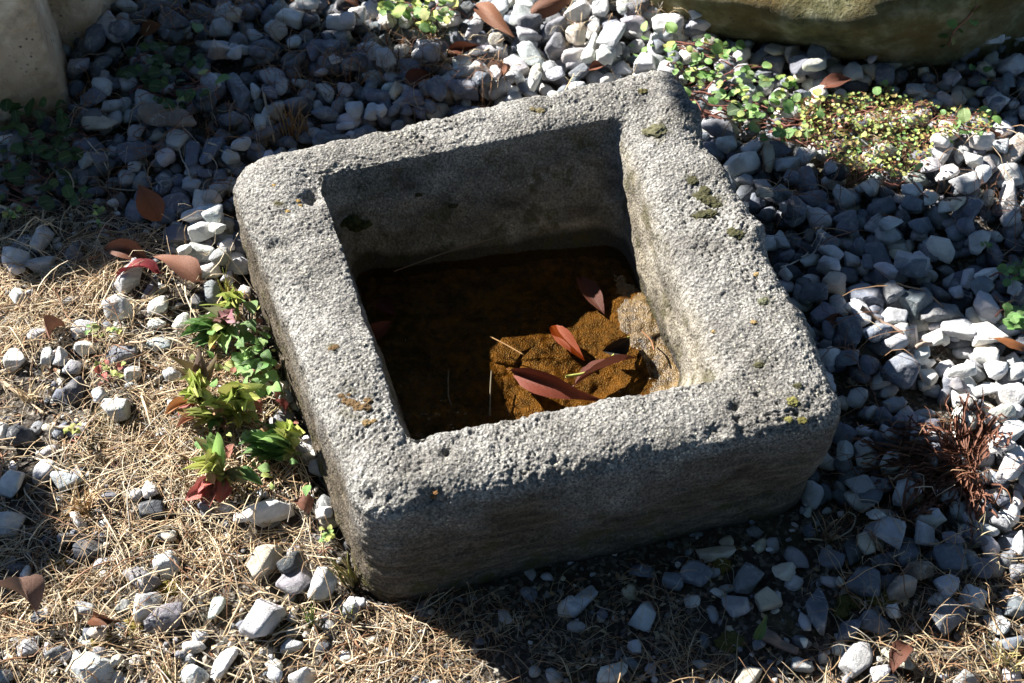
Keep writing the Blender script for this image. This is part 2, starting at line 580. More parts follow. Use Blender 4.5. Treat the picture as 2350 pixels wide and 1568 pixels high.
def build_trough():
    # arc lengths along the mean profile, then a Catmull-Rom through the rings sampled about every 1.6 mm
    seg = np.linalg.norm(np.diff(CR, axis=0), axis=2).mean(axis=1)
    rows, tt = [], []
    Q = np.concatenate([CR[:1], CR, CR[-1:]])
    step = [0.006 if i == 0 or i >= 13 else 0.0015 for i in range(len(seg))]
    for i, s in enumerate(seg):
        n = max(2, int(s / step[i]))
        for x in np.arange(n) / n:
            p0, p1, p2, p3 = Q[i], Q[i + 1], Q[i + 2], Q[i + 3]
            rows.append(0.5 * (2 * p1 + (p2 - p0) * x + (2 * p0 - 5 * p1 + 4 * p2 - p3) * x * x + (3 * p1 - p0 - 3 * p2 + p3) * x ** 3))
            tt.append(i + x)
    G = np.array(rows)
    T = np.array(tt)
    R, N, _ = G.shape
    # keep the wall rings monotone: no overshoot below ground matters, so only normals are needed
    du = np.roll(G, -1, axis=1) - np.roll(G, 1, axis=1)
    dv = np.gradient(G, axis=0)
    nrm = np.cross(du, dv)
    nrm /= np.linalg.norm(nrm, axis=2)[..., None] + 1e-12
    P = G.reshape(-1, 3)
    Nn = nrm.reshape(-1, 3)
    mid = int(np.argmin(abs(T - 7)))
    if nrm[mid, :, 2].mean() < 0:
        Nn = -Nn
    t = np.repeat(T, N)
    outer = np.clip((4.6 - t) / 0.8, 0, 1)
    inner = np.clip((t - 9.0) / 1.2, 0, 1)
    top = 1 - np.maximum(outer, inner)
    d = 0.0052 * fbm(P, 9, 3, 3) + 0.0032 * fbm(P, 42, 3, 11)
    # strata along the faces
    d += (outer * 0.0030 + inner * 0.0012) * fbm(P * np.array([1, 1, 5.5]) + 0.02 * vnoise(P, 12, 8)[:, None], 17, 4, 21)
    # pits: many small ones, some deeper, patchy
    w1 = worley(P, 215, 5)
    w2 = worley(P, 74, 9)
    m1 = np.clip(fbm(P, 28, 2, 31) * 1.4 + 0.62, 0.12, 1.0)
    pit = np.clip(1 - w1 / 0.50, 0, 1) ** .75
    pit2 = np.clip(1 - w2 / (0.30 + .12 * vnoise(P, 120, 15)), 0, 1) * np.clip(fbm(P, 22, 2, 77) * 2.5 + 0.1, 0, 1)
    grain = vnoise(P, 300, 41) * 0.55 + vnoise(P, 480, 43) * 0.45
    rough = (top + 0.45 * outer + 0.40 * inner) * np.clip(.80 + .75 * fbm(P, 11, 3, 101), .58, 1.2)
    d += rough * (-0.0031 * pit * m1 - 0.0038 * pit2 + 0.0016 * grain + 0.0010 * vnoise(P, 160, 47))
    # chips and hollows seen on the rim: (u, v, height, radius, depth)
    chips = [(628, 560, RIM, .010, .010), (655, 566, RIM, .009, .007), (716, 450, RIM, .012, .013), (735, 480, RIM - .02, .012, .009),
             (1606, 338, RIM - .02, .034, .011), (1590, 250, RIM, .020, -.006), (1745, 520, RIM - .015, .035, -.013), (1880, 760, RIM - .02, .05, -.011), (1955, 950, RIM - .02, .035, -.006), (1680, 420, RIM - .03, .02, -.006),
             (850, 1135, RIM, .012, .006), (838, 1142, RIM, .008, .005), (1000, 1165, RIM - .01, .016, .009), (985, 1140, RIM, .008, .006),
             (1026, 1042, RIM, .006, .007), (1692, 935, RIM, .008, .008), (1696, 962, RIM, .006, .008), (1706, 985, RIM, .007, .007),
             (1648, 988, RIM, .010, .007), (1740, 905, RIM, .005, .006), (1830, 948, RIM, .006, .006), (1255, 205, RIM, .010, .006),
             (1150, 232, RIM, .006, -.006), (545, 400, RIM - .01, .014, .006), (950, 1010, RIM - .005, .018, .004), (1080, 1160, RIM - .02, .014, .006),
             (700, 905, RIM, .010, .004), (1490, 1070, RIM - .006, .018, .007), (1300, 1120, RIM - .006, .022, .006), (1590, 1040, RIM, .012, .005)]
    for u, v, z, r, dep in chips:
        c = at(u, v, z)
        q = P - c
        rr = np.sqrt((q[:, 0]) ** 2 + (q[:, 1]) ** 2 + (q[:, 2] * 0.8) ** 2)
        d -= dep * np.exp(-(rr / r) ** 2 * 1.4) * (1 + 0.3 * vnoise(P, 90, 51))
    # long ragged hollows low on the front face
    for u0, v0, u1, v1, z, r, dep in [(1120, 1345, 1290, 1300, .022, .007, .007), (1380, 1270, 1560, 1215, .03, .008, .007), (1150, 1290, 1250, 1262, .055, .004, .005),
                                      (1700, 1160, 1830, 1110, .045, .010, .006), (1560, 1190, 1680, 1150, .06, .006, .005), (1020, 1365, 1110, 1350, .018, .006, .006)]:
        a, b = at(u0, v0, z), at(u1, v1, z)
        ab = b - a
        s = np.clip(((P - a) @ ab) / (ab @ ab), 0, 1)
        q = P - (a + s[:, None] * ab)
        rr = np.sqrt(q[:, 0] ** 2 * 0.4 + q[:, 1] ** 2 * 0.15 + q[:, 2] ** 2)
        d -= outer * dep * np.exp(-(rr / r) ** 2) * np.clip(0.75 + 0.9 * vnoise(P, 55, 61), 0, 1.4)
    V = P + Nn * d[:, None]
    idx = np.arange(R * N).reshape(R, N)
    a, b = idx[:-1], idx[1:]
    F = np.stack([a, np.roll(a, -1, 1), np.roll(b, -1, 1), b], axis=2).reshape(-1, 4)
    # close the floor with a fan
    cen = len(V)
    V = np.vstack([V, V[idx[-1]].mean(axis=0)])
    fan = np.stack([idx[-1], np.roll(idx[-1], -1), np.full(N, cen), np.full(N, cen)], axis=1)
    z = P[:, 2]
    stain = np.clip(outer * 1.5, 0, 1) * np.clip(1.55 - z / 0.15 + 0.55 * fbm(P, 14, 3, 71), 0.0, 1) + np.clip(inner * 1.4, 0, 1) * np.clip(.80 - z / 0.16 + 0.7 * fbm(P, 20, 3, 73), 0, .8)  # inner term is part stain, part shade put into the colour
    tan = np.clip(inner * 1.1, 0, 1) * np.clip(1.15 - z / 0.19 + 0.3 * fbm(P, 15, 2, 79), 0, 1)
    damp = np.maximum(outer * np.clip(1.1 - z / 0.12, 0, 1), inner * 0.7)
    for u, v, rr_ in [(1475, 210, 14), (1590, 415, 14), (1622, 452, 30), (1614, 494, 20), (1688, 536, 18), (1752, 692, 12), (1742, 838, 12), (1505, 302, 30), (1815, 940, 22), (1842, 965, 12), (812, 925, 36), (766, 798, 12), (848, 968, 14), (1000, 1130, 10),
                      (1232, 252, 12), (1640, 350, 22), (1900, 860, 16), (640, 470, 14), (1010, 1060, 12), (1400, 1010, 16)]:
        c = at(u, v, RIM)
        d2 = ((P - c) ** 2).sum(axis=1)
        damp = np.maximum(damp, 1.25 * np.exp(-d2 / (rr_ / 1780) ** 2))
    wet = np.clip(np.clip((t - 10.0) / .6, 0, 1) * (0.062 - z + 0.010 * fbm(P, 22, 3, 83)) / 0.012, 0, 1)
    wet = np.maximum(wet, np.clip((t - 9.4) / 1.0, 0, 1) * np.clip(.50 - z / .5 + .85 * fbm(P * np.array([1, 1, 2.2]), 24, 4, 87), 0, 1))  # damp blotches that also deepen the inner walls' shade by colour
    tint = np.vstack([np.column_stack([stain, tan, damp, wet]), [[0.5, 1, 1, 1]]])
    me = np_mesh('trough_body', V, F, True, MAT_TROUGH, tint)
    bm = bmesh.new()
    bm.from_mesh(me)
    bm.verts.ensure_lookup_table()
    loop = [bm.verts[i] for i in idx[-1]]
    cv = bm.verts[cen]
    for i in range(N):
        f = bm.faces.new((loop[i], loop[(i + 1) % N], cv))
        f.smooth = True
    bmesh.ops.recalc_face_normals(bm, faces=bm.faces[:])
    bm.to_mesh(me)
    bm.free()
    return me, V


trough_me, TV = build_trough()
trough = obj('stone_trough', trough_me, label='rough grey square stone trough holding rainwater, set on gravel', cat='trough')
TU, TVV = proj(TV)
TD = np.linalg.norm(TV - _C, axis=1)


def on_trough(u, v):
    """point of the trough's surface seen at a spot of the photograph"""
    d2 = (TU - u) ** 2 + (TVV - v) ** 2
    k = np.nonzero(d2 < 36)[0]
    if not len(k):
        return at(u, v, RIM)
    near = TD[k].min()
    k = k[TD[k] < near + 0.02]
    return TV[k].mean(axis=0)


OUT_POLY = [tuple(p) for p in inset(OF, 0.006)]
OUT_BIG = [tuple(p) for p in inset(OT, -0.006)]

# ------------------------------------------------------------------ ground
STRAW = [(-300, 470), (120, 478), (250, 470), (330, 520), (450, 560), (530, 600), (560, 650), (620, 800), (700, 1050), (820, 1380), (880, 1385), (1400, 1255),
         (1850, 1140), (2050, 1290), (2350, 1330), (2600, 1400), (2600, 2000), (-300, 2000)]


def ground_z(P):
    P = np.asarray(P, float)
    P3 = np.column_stack([P[:, 0], P[:, 1], np.zeros(len(P))])
    u, v = proj(np.column_stack([P[:, 0], P[:, 1], np.zeros(len(P))]))
    near = (abs(P[:, 0]) < 1.6) & (P[:, 1] > 0.3) & (P[:, 1] < 2.6)
    g = np.where(near & in_poly(u, v, STRAW), 0.0, -0.012)
    return g + 0.006 * fbm(P3, 6, 3, 91) + 0.0025 * fbm(P3, 50, 2, 95)


def build_ground():
    xs = np.concatenate([[-60, -30, -14, -7, -4, -2.6, -1.9], np.arange(-1.45, 1.451, 0.01), [1.9, 2.6, 4, 7, 14, 30, 60]])
    ys = np.concatenate([[-60, -30, -14, -7, -3, -1, -0.2, 0.15], np.arange(0.4, 2.5, 0.01), [2.8, 3.3, 4.2, 6, 9, 16, 32, 64]])
    X, Y = np.meshgrid(xs, ys)
    P = np.column_stack([X.ravel(), Y.ravel()])
    V = np.column_stack([P, ground_z(P)])
    n, m = len(ys), len(xs)
    i = np.arange(n * m).reshape(n, m)
    F = np.stack([i[:-1, :-1], i[:-1, 1:], i[1:, 1:], i[1:, :-1]], axis=2).reshape(-1, 4)
    return np_mesh('ground', V, F, True, MAT_SOIL)


obj('ground', build_ground(), kind='structure', label='dry brown soil under the gravel and straw')

# height map that loose things settle on
HX0, HX1, HY0, HY1, HC = -1.25, 1.25, 0.35, 2.3, 0.005
HNX, HNY = int((HX1 - HX0) / HC), int((HY1 - HY0) / HC)
gx, gy = np.meshgrid(HX0 + (np.arange(HNX) + 0.5) * HC, HY0 + (np.arange(HNY) + 0.5) * HC)
HM = ground_z(np.column_stack([gx.ravel(), gy.ravel()])).reshape(HNY, HNX)


def hcell(x, y):
    return np.clip(((np.asarray(x) - HX0) / HC).astype(int), 0, HNX - 1), np.clip(((np.asarray(y) - HY0) / HC).astype(int), 0, HNY - 1)


def hz(x, y):
    i, j = hcell(np.atleast_1d(x), np.atleast_1d(y))
    return HM[j, i]


def drop(V, sink, q=88):
    """lower a stone (vertices around its own centre at x, y) onto the height map; returns its z"""
    i, j = hcell(V[:, 0], V[:, 1])
    low = V[:, 2] < np.median(V[:, 2])
    return float(np.percentile(HM[j[low], i[low]] - V[low, 2], q)) - sink


def press(V):
    i, j = hcell(V[:, 0], V[:, 1])
    np.maximum.at(HM, (j, i), V[:, 2])


def rock(ico, a, b, c, rng, planes=11, p=16.0, noise=0.05):
    """a broken stone: a rounded intersection of random half spaces, semi-axes a, b, c"""
    V = ico[0]
    nrm = rng.normal(size=(planes, 3))
    nrm /= np.linalg.norm(nrm, axis=1)[:, None]
    d = rng.uniform(0.52, 1.0, planes)
    extra = np.array([[1, 0, 0], [-1, 0, 0], [0, 1, 0], [0, -1, 0], [0, 0, 1], [0, 0, -1.0]])
    nrm = np.vstack([nrm, extra])
    d = np.concatenate([d, np.full(6, 0.98)])
    dots = np.clip(V @ nrm.T, 0, None) / d
    r = (dots ** p).sum(axis=1) ** (-1.0 / p)
    off = rng.uniform(0, 100, 3)
    r = r * (1 + noise * fbm(V + off, 2.0, 3, 5) - .035 * np.clip(vnoise(V + off, 4.5, 9), 0, 1) ** 2)
    X = V * r[:, None]
    X /= np.abs(X).max(axis=0)
    return X * np.array([a, b, c])


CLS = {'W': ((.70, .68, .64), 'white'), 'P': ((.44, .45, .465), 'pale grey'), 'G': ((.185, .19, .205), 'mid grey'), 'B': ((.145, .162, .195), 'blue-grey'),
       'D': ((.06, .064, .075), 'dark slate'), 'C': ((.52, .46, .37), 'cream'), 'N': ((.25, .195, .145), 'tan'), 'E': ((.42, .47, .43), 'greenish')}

# every stone measured on the photograph: crop, then x, y, long side, short side, tilt, colour
STONES = {
7: """70 265 200 150 70 W;60 520 180 150 0 P;285 180 150 110 60 P;435 230 210 110 10 P;715 340 110 90 0 G;965 300 110 90 20 W;970 420 190 120 10 D;1755 420 300 150 20 W;1610 515 140 80 0 W;590 660 240 130 15 D;690 655 50 40 0 C;640 765 110 70 0 P;1100 790 180 140 15 P;930 870 190 150 -40 G;1735 745 260 160 30 C;1910 790 190 90 30 D;1935 875 230 170 45 G;2080 940 240 150 40 P;540 1075 170 90 -15 P;930 1030 240 130 45 P;375 1000 70 60 0 G;790 1045 90 80 0 G;1080 1145 280 140 15 G;1400 1055 170 125 75 E;1710 1120 320 210 50 P;625 1235 130 80 -15 C;170 1310 170 130 40 P;1245 1315 180 80 0 W;1075 1315 50 50 0 W;490 1380 70 80 0 W;660 1370 80 60 0 G;895 1385 90 60 10 W;585 1480 300 160 10 P;1440 1420 230 140 60 W;1255 1500 150 130 -30 P;1900 1300 150 90 0 P;2130 1310 150 90 0 D;1965 1520 170 120 0 W;1240 1390 90 60 0 G;290 610 120 60 0 D;100 820 120 60 0 D;350 1360 140 80 20 G;2290 1090 110 100 0 G;775 1430 90 70 0 C;465 770 70 50 0 G;1100 600 100 60 10 C;1730 1330 90 50 0 P;1180 1380 70 50 0 G;260 1130 110 100 0 D;510 500 130 80 -50 W""",
4: """150 150 180 100 30 G;280 140 170 100 40 W;100 255 170 110 0 W;255 280 150 110 -10 P;110 330 110 60 0 P;470 215 130 90 20 G;110 490 160 130 -60 P;830 400 230 160 15 P;970 450 90 100 0 G;1290 25 170 100 0 W;1395 45 140 110 0 P;1180 110 200 130 10 G;1330 130 160 120 0 W;1320 225 170 120 0 P;1440 130 110 60 0 W;1470 170 120 70 10 W;1210 245 110 80 0 W;1430 280 160 70 10 P;1370 340 140 80 10 W;1290 510 120 80 0 D;1390 470 130 110 0 G;770 580 180 110 10 P;1040 560 160 90 10 W;1170 660 150 90 10 W;790 690 110 60 0 W;1030 660 130 70 0 W;540 690 170 80 10 P;240 730 150 90 10 P;550 820 140 80 20 W;780 860 220 105 10 G;1040 800 170 90 10 P;300 900 130 80 25 P;390 900 90 100 0 P;80 910 170 120 20 W;480 950 160 80 15 P;660 1150 110 80 20 P;490 1100 180 120 20 D;780 1230 220 150 0 P;490 1360 150 90 0 G;140 1390 150 120 0 D;30 1400 70 100 0 W;850 990 130 90 0 P;1130 1000 120 90 20 P;1130 1180 90 70 0 W;1850 1280 130 100 0 G;1580 440 100 60 0 W""",
1: """830 45 140 60 0 P;820 120 150 100 -20 P;925 115 140 60 20 B;720 210 160 120 -50 P;650 280 150 130 0 B;800 290 130 80 0 B;860 250 120 100 0 B;1130 15 140 50 0 B;1340 60 220 100 -15 G;1450 100 150 110 10 P;1430 185 160 80 -5 P;1140 160 190 110 -10 B;1610 75 120 90 -20 B;1540 130 100 90 0 C;1650 200 100 80 30 P;1550 270 120 100 0 G;1740 275 210 90 10 B;1420 310 260 80 -15 P;1440 355 200 100 -25 C;1820 215 130 90 -20 C;1930 270 110 70 10 P;1545 390 100 60 0 P;1900 105 160 120 -10 W;2010 50 150 120 25 W;500 445 140 140 0 P;620 650 190 110 0 B;640 820 220 110 -25 C;1110 815 400 110 -8 N;880 850 120 130 0 P;880 1000 250 120 10 B;1080 1030 130 100 0 P;1150 940 130 100 -20 P;1270 1020 150 100 80 B;1375 1010 180 130 70 B;960 680 160 90 -15 P;1340 670 130 100 -30 B;1380 585 130 110 -60 P;1560 600 200 150 -70 B;1670 605 80 70 90 P;1765 495 140 90 -10 P;1965 497 150 60 -10 P;1835 575 110 90 90 P;1770 630 90 70 0 B;1920 680 170 110 20 B;1810 720 110 100 0 C;2110 725 190 80 8 B;2130 570 130 80 -50 P;2200 320 130 110 -40 B;2040 350 110 90 90 B;1520 810 150 80 0 B;1700 820 90 80 90 P;1600 980 150 80 0 P;1500 1050 120 70 20 P;1440 1130 110 80 0 B;1340 1145 90 50 0 B;580 960 180 100 30 B;650 1040 120 100 20 B;560 1075 100 60 20 P;1140 1320 190 120 10 B;1250 1210 120 80 30 P;1420 1220 90 80 0 P;1310 1290 140 110 80 W;1390 1310 130 90 -20 C;1280 1420 160 130 0 W;1400 1450 150 120 -40 P;2240 185 200 90 0 W;2290 470 120 90 10 B;2100 450 110 70 10 P;2200 470 100 60 0 W;2250 570 100 70 0 P;440 1150 130 80 10 B""",
2: """205 60 150 120 80 P;320 155 130 110 0 W;440 170 110 90 0 W;730 155 180 100 5 W;840 105 130 80 20 D;880 185 140 100 80 P;1180 130 160 110 30 P;1020 40 160 90 0 P;1220 30 120 80 0 W;1560 90 220 95 8 W;1690 80 120 110 0 W;1390 110 140 70 25 G;1400 200 170 120 0 G;1230 200 170 80 10 G;1240 260 180 80 5 P;1540 260 140 110 15 C;1660 170 120 80 70 W;1760 300 150 130 60 P;1640 300 130 80 80 W;1400 320 170 120 20 G;1250 370 150 110 -60 P;1140 425 180 120 30 P;1370 440 130 110 60 P;1580 455 160 90 15 B;1725 415 110 90 0 W;1530 370 170 80 15 W;1620 400 110 80 0 W;1285 465 90 80 0 C;1255 530 100 80 60 W;1415 500 140 70 10 P;1850 425 140 90 10 P;2000 430 180 110 0 P;1920 140 150 120 20 P;1955 60 160 100 -20 G;1840 50 120 80 80 P;2230 75 170 100 -20 W;2310 170 120 110 0 P;2150 170 230 90 5 W;120 185 110 80 0 W;60 230 100 60 0 W;210 350 190 120 0 P;390 310 150 80 20 P;315 440 150 90 0 P;585 380 140 90 0 P;700 470 120 110 0 W;810 440 140 90 0 W;895 500 150 90 -10 W;1010 280 100 70 0 C;1145 520 150 70 5 P;1020 560 90 80 90 W;940 580 130 90 40 B;800 590 210 100 -5 B;645 610 140 120 -40 B;790 525 140 50 -5 P;250 635 180 90 -10 B;360 610 100 80 60 C;480 655 170 80 0 B;110 430 140 90 0 B;460 430 170 90 -20 B;200 740 90 90 0 P;275 745 90 80 0 P;355 735 80 60 0 B;435 725 110 60 0 B;90 730 120 100 0 P;35 810 120 50 0 P""",
3: """110 80 180 110 -25 W;215 170 160 110 0 P;60 220 130 80 0 P;130 285 140 50 5 W;720 330 140 90 -10 C;830 360 120 90 60 C;980 410 120 100 0 G;1220 480 150 110 15 P;950 525 150 80 20 W;1630 590 90 80 0 P;1440 470 130 120 0 B;890 470 150 140 0 B;1880 485 100 90 0 P;1990 320 120 110 0 B;2140 290 180 100 20 P;2160 200 200 100 -60 P;2190 95 140 90 40 P;2270 430 180 90 -10 P;2240 520 90 80 0 B;2060 210 120 80 0 B;2170 690 120 100 0 B;300 980 170 110 10 B;420 950 150 100 -20 P;500 1080 210 120 20 W;570 990 130 90 30 P;680 1040 170 105 75 C;810 1070 200 110 0 P;900 1010 140 120 -30 P;370 850 270 90 -20 G;640 1180 120 90 10 P;930 1190 160 110 -30 B;820 1190 100 90 0 B;690 1265 110 70 0 P;590 1300 100 90 90 B;760 1330 140 90 -15 B;970 1310 180 80 10 B;1170 1290 160 110 -20 P;650 1350 120 70 10 C;830 1400 170 100 -20 B;1010 1430 150 120 10 P;1380 1450 160 140 60 P;1080 1370 80 80 0 B;1180 1420 170 110 30 B;1420 1350 170 80 10 B;1600 1350 150 90 -10 B;1340 1230 120 90 0 W;1840 1170 150 110 45 W;1740 1120 130 90 20 P;2050 960 190 105 0 W;2290 980 170 130 80 C;2200 985 100 80 -30 P;2210 850 150 110 30 W;1860 890 140 120 0 W;1800 1030 140 110 -30 P;1930 1030 110 80 60 P;2090 1110 150 110 10 G;2000 1100 110 90 0 W;2250 1150 150 120 0 P;1950 1250 160 140 20 P;2060 1220 110 90 0 W;2240 1310 210 130 75 W;1830 1370 110 90 0 W;1890 1390 120 80 30 C;1980 1410 150 130 -30 B;1720 1340 120 80 30 W;2110 1295 100 80 0 W;1610 1300 140 70 0 W;2260 1430 130 100 0 P;1450 1520 150 90 20 P;1660 1490 150 110 30 B;1780 1000 120 90 -20 W;980 660 170 90 10 W;1140 610 110 70 20 W""",
6: """1080 160 140 130 30 B;1430 125 170 110 20 P;1570 205 180 80 0 C;1800 185 200 130 -15 W;2040 150 180 140 70 P;2130 340 210 100 45 W;1980 370 130 90 70 P;1610 300 220 100 -15 P;1590 370 210 100 -5 B;1400 245 200 110 -55 B;1230 265 110 90 0 P;1080 250 150 80 -30 P;950 265 140 70 25 P;1060 330 140 100 0 P;1210 345 140 90 0 B;1330 300 110 80 90 B;1450 380 200 80 -15 P;1110 430 170 110 -10 C;970 480 190 100 -5 B;1320 520 230 130 -20 B;1470 530 150 110 -40 G;1630 560 190 140 -40 B;1790 610 250 110 10 G;1810 470 160 100 -10 G;1910 470 100 80 -10 P;2040 490 130 110 -40 B;2100 590 200 110 -15 P;2270 490 130 90 60 P;1280 630 190 100 -65 P;1050 590 170 140 15 B;1610 710 190 115 -20 W;1770 750 150 110 20 W;1930 710 240 130 -15 P;2130 770 240 120 0 W;1490 650 180 120 10 P;1210 770 190 130 -70 B;1080 750 120 100 90 B;1380 790 180 100 15 B;1510 840 160 110 25 P;1190 920 150 110 -10 B;1350 955 170 110 -25 B;1550 990 210 170 -30 B;1660 890 120 80 0 W;1740 1010 130 110 -60 W;1920 1000 210 80 0 W;2090 900 170 100 -10 W;2160 1000 140 110 10 W;2100 1100 210 90 -5 W;2300 1010 140 110 30 P;2280 1150 150 140 20 W;2200 1280 160 100 25 W;2270 1390 190 150 60 P;2290 880 110 90 0 P;1530 1160 120 100 20 P;1970 1190 120 100 30 W;1930 1090 120 80 0 G;1320 1360 120 80 10 P;1450 1410 110 80 -20 P;1740 1330 150 80 0 B;1700 1430 170 80 0 P;1310 1470 130 110 20 P;1180 1510 120 110 0 P;1540 1320 100 80 0 B;1620 1300 110 80 70 P;2200 1530 190 110 0 W;1200 60 140 100 -20 B;760 130 120 90 -70 P;800 230 110 80 10 B""",
8: """1290 260 160 130 -50 P;1360 360 160 80 10 B;1460 605 200 170 -20 P;1690 585 160 140 0 P;1870 640 170 80 -15 B;2040 610 180 90 -20 B;1870 750 220 150 -10 B;1660 820 200 150 0 N;1090 760 170 120 -20 B;1240 700 180 150 60 D;1310 670 150 80 -60 C;880 740 180 100 -10 G;790 830 160 110 0 C;340 705 270 100 5 C;220 830 220 160 -10 B;60 880 150 110 -20 B;530 890 220 150 50 G;470 1040 175 145 10 P;680 1000 155 130 20 C;990 1060 270 180 80 B;1330 900 250 140 -20 B;1560 920 210 170 10 C;1470 760 140 120 30 D;1840 920 160 130 -40 P;2030 990 180 145 -20 P;2080 820 170 110 -10 B;1370 1150 240 130 -10 B;1210 1210 170 130 60 B;1520 1085 110 100 0 W;1850 1130 210 170 40 B;2190 1170 170 120 -60 P;2300 1080 160 130 0 B;1250 1430 225 200 80 P;1540 1390 230 170 -40 C;1420 1500 150 110 10 P;910 1420 150 90 -10 P;570 1500 220 130 20 C;340 1550 150 70 0 W;2000 1510 190 140 20 P;2290 1510 130 110 0 P;2270 180 220 180 50 W;2330 320 120 90 90 W;2210 350 110 80 -20 B;2330 630 160 80 80 P;2310 830 150 120 60 G;1750 470 120 90 0 P;2060 400 130 90 -40 G;2200 500 130 110 0 G;920 1295 60 55 0 W;1155 880 65 60 0 W;830 1520 60 45 0 P;1080 400 70 40 0 P;1180 395 50 40 0 W;1370 510 140 80 10 P;2300 1300 160 110 20 B;-135 1113 195 175 75 P;-510 1005 270 110 35 P;-340 1500 210 110 25 W;-130 820 190 90 0 B;-190 1320 90 80 0 P;640 640 90 70 30 C;1620 330 90 70 0 P""",
}

SPECIAL = {(7, 1400, 1055): 'smooth greenish egg-shaped pebble standing in the straw', (7, 1755, 420): 'big white two-humped stone below the green weeds by the trough',
           (7, 1735, 745): 'large cream rounded stone in straw beside the trough corner', (7, 1710, 1120): 'largest pale wedge-shaped stone in the straw near the trough corner',
           (7, 1440, 1420): 'white blocky stone leaning in the straw at the bottom edge', (7, 590, 660): 'dark slate slab-like stone under a dry stick in the straw',
           (7, 970, 420): 'dark slate broken stone below the red-leaved rosette weed', (7, 1080, 1145): 'mid grey long ridged stone beside the greenish pebble',
           (7, 930, 1030): 'pale grey upright slab stone touching the ridged grey stone', (4, 830, 400): 'grey pyramid-like faceted stone lying on the red leaf',
           (1, 1110, 815): 'long flat tan stone in the shade behind the trough corner', (8, 990, 1060): 'blue-grey stone with one white stripe down its middle',
           (8, 1240, 700): 'dark slate stone with a cream neighbour in the trough shadow', (8, 340, 705): 'cream knobbly stone tucked against the foot of the trough front',
           (8, 920, 1295): 'tiny round white pebble next to the bark strip', (8, 1155, 880): 'tiny round white pebble between blue-grey stones in the trough shadow',
           (8, 2270, 180): 'large bright white stone beside the dried brown clump', (8, -135, 1113): 'pale grey angular stone alone on the dark soil before the trough',
           (8, -510, 1005): 'slim pale tongue-shaped stone beside the front foot of the trough', (6, 1110, 430): 'cream angular stone against the right flank of the trough',
           (8, 1250, 1430): 'largest pale grey stone at the bottom edge in shade', (8, 1540, 1390): 'cream stone under a red-brown leaf at the bottom edge',
           (3, 680, 1040): 'upright cream stone in the shade under the creeper', (3, 2290, 980): 'round cream stone in the sun at the picture edge by the creeper',
           (3, 2240, 1310): 'tall white pointed stone in the sunny gravel beyond the creeper', (7, 585, 1480): 'largest pale grey stone at the bottom edge in the straw',
           (8, 1660, 820): 'tan weathered stone among blue-grey ones in the trough shadow'}


def zone(u, v):
    if u < 560 and v < 300:
        return 'in shade beside the pale blocks'
    if u < 560 and v < 440:
        return 'in shade behind the trough corner'
    if u < 560 and v < 560:
        return 'by the trough corner below the shade'
    if u < 1130 and v < 330:
        return 'in shade behind the trough' if v > 30 + (u - 640) * .36 or u < 640 else 'in sun behind the trough'
    if u < 1550 and v < 260:
        return 'in sunny gravel behind the trough'
    if u > 1550 and v < 130 + (u - 1560) * .2:
        return 'around the foot of the boulder' if u > 1800 else 'beside the creeper and boulder'
    if u > 1950 and v < 545:
        return 'in sunny gravel beyond the creeper'
    if u > 1500 and v < 480:
        return 'in shade below the creeper'
    if u > 1500 and v < 600:
        return 'in shade near the forked twig'
    if u > 1500 and v < 760:
        return 'in shade below the forked twig' if u < 2150 else 'at the shaded picture edge'
    if u > 2080 and v < 1110:
        return 'in sun above the dried clump'
    if u > 1800 and v < 960:
        return 'in shade along the trough flank'
    if u > 1850 and v < 1160:
        return 'under the dried brown clump'
    if u > 1850 and v < 1330:
        return 'in the trough shadow, lower edge'
    if u > 1850:
        return 'in shade near the bottom corner'
    if u > 850 and v > 1190:
        return 'on dark soil before the trough'
    if v < 700:
        return 'in straw near the red leaf'
    if v < 880:
        return 'in straw beside the green weeds'
    if v < 1060:
        return 'in straw beside the rosette weeds'
    if v < 1300:
        return 'in straw below the rosette weeds'
    return 'in straw near the bottom edge'


ORD = ['first', 'second', 'third', 'fourth', 'fifth', 'sixth', 'seventh', 'eighth', 'ninth', 'tenth', 'eleventh', 'twelfth', 'thirteenth', 'fourteenth']
NUM = ['no', 'one', 'two', 'three', 'four', 'five', 'six', 'seven', 'eight', 'nine', 'ten', 'eleven', 'twelve', 'thirteen', 'fourteen']


def jitter(c, amt=0.10):
    c = np.array(c) * (1 + RNG.normal(0, amt)) * (1 + RNG.normal(0, 0.025, 3))
    return np.clip(c, 0.04, 0.72)


def rotz(V, a):
    c, s = math.cos(a), math.sin(a)
    return np.column_stack([V[:, 0] * c - V[:, 1] * s, V[:, 0] * s + V[:, 1] * c, V[:, 2]])


def tilt(V, ax, ay):
    c, s = math.cos(ax), math.sin(ax)
    V = np.column_stack([V[:, 0], V[:, 1] * c - V[:, 2] * s, V[:, 1] * s + V[:, 2] * c])
    c, s = math.cos(ay), math.sin(ay)
    return np.column_stack([V[:, 0] * c + V[:, 2] * s, V[:, 1], -V[:, 0] * s + V[:, 2] * c])


bed = Batch()                                                        # the uncounted rest of the gravel
KINDS = 'WWWWPPPPPPPGGBBBBBCCD'


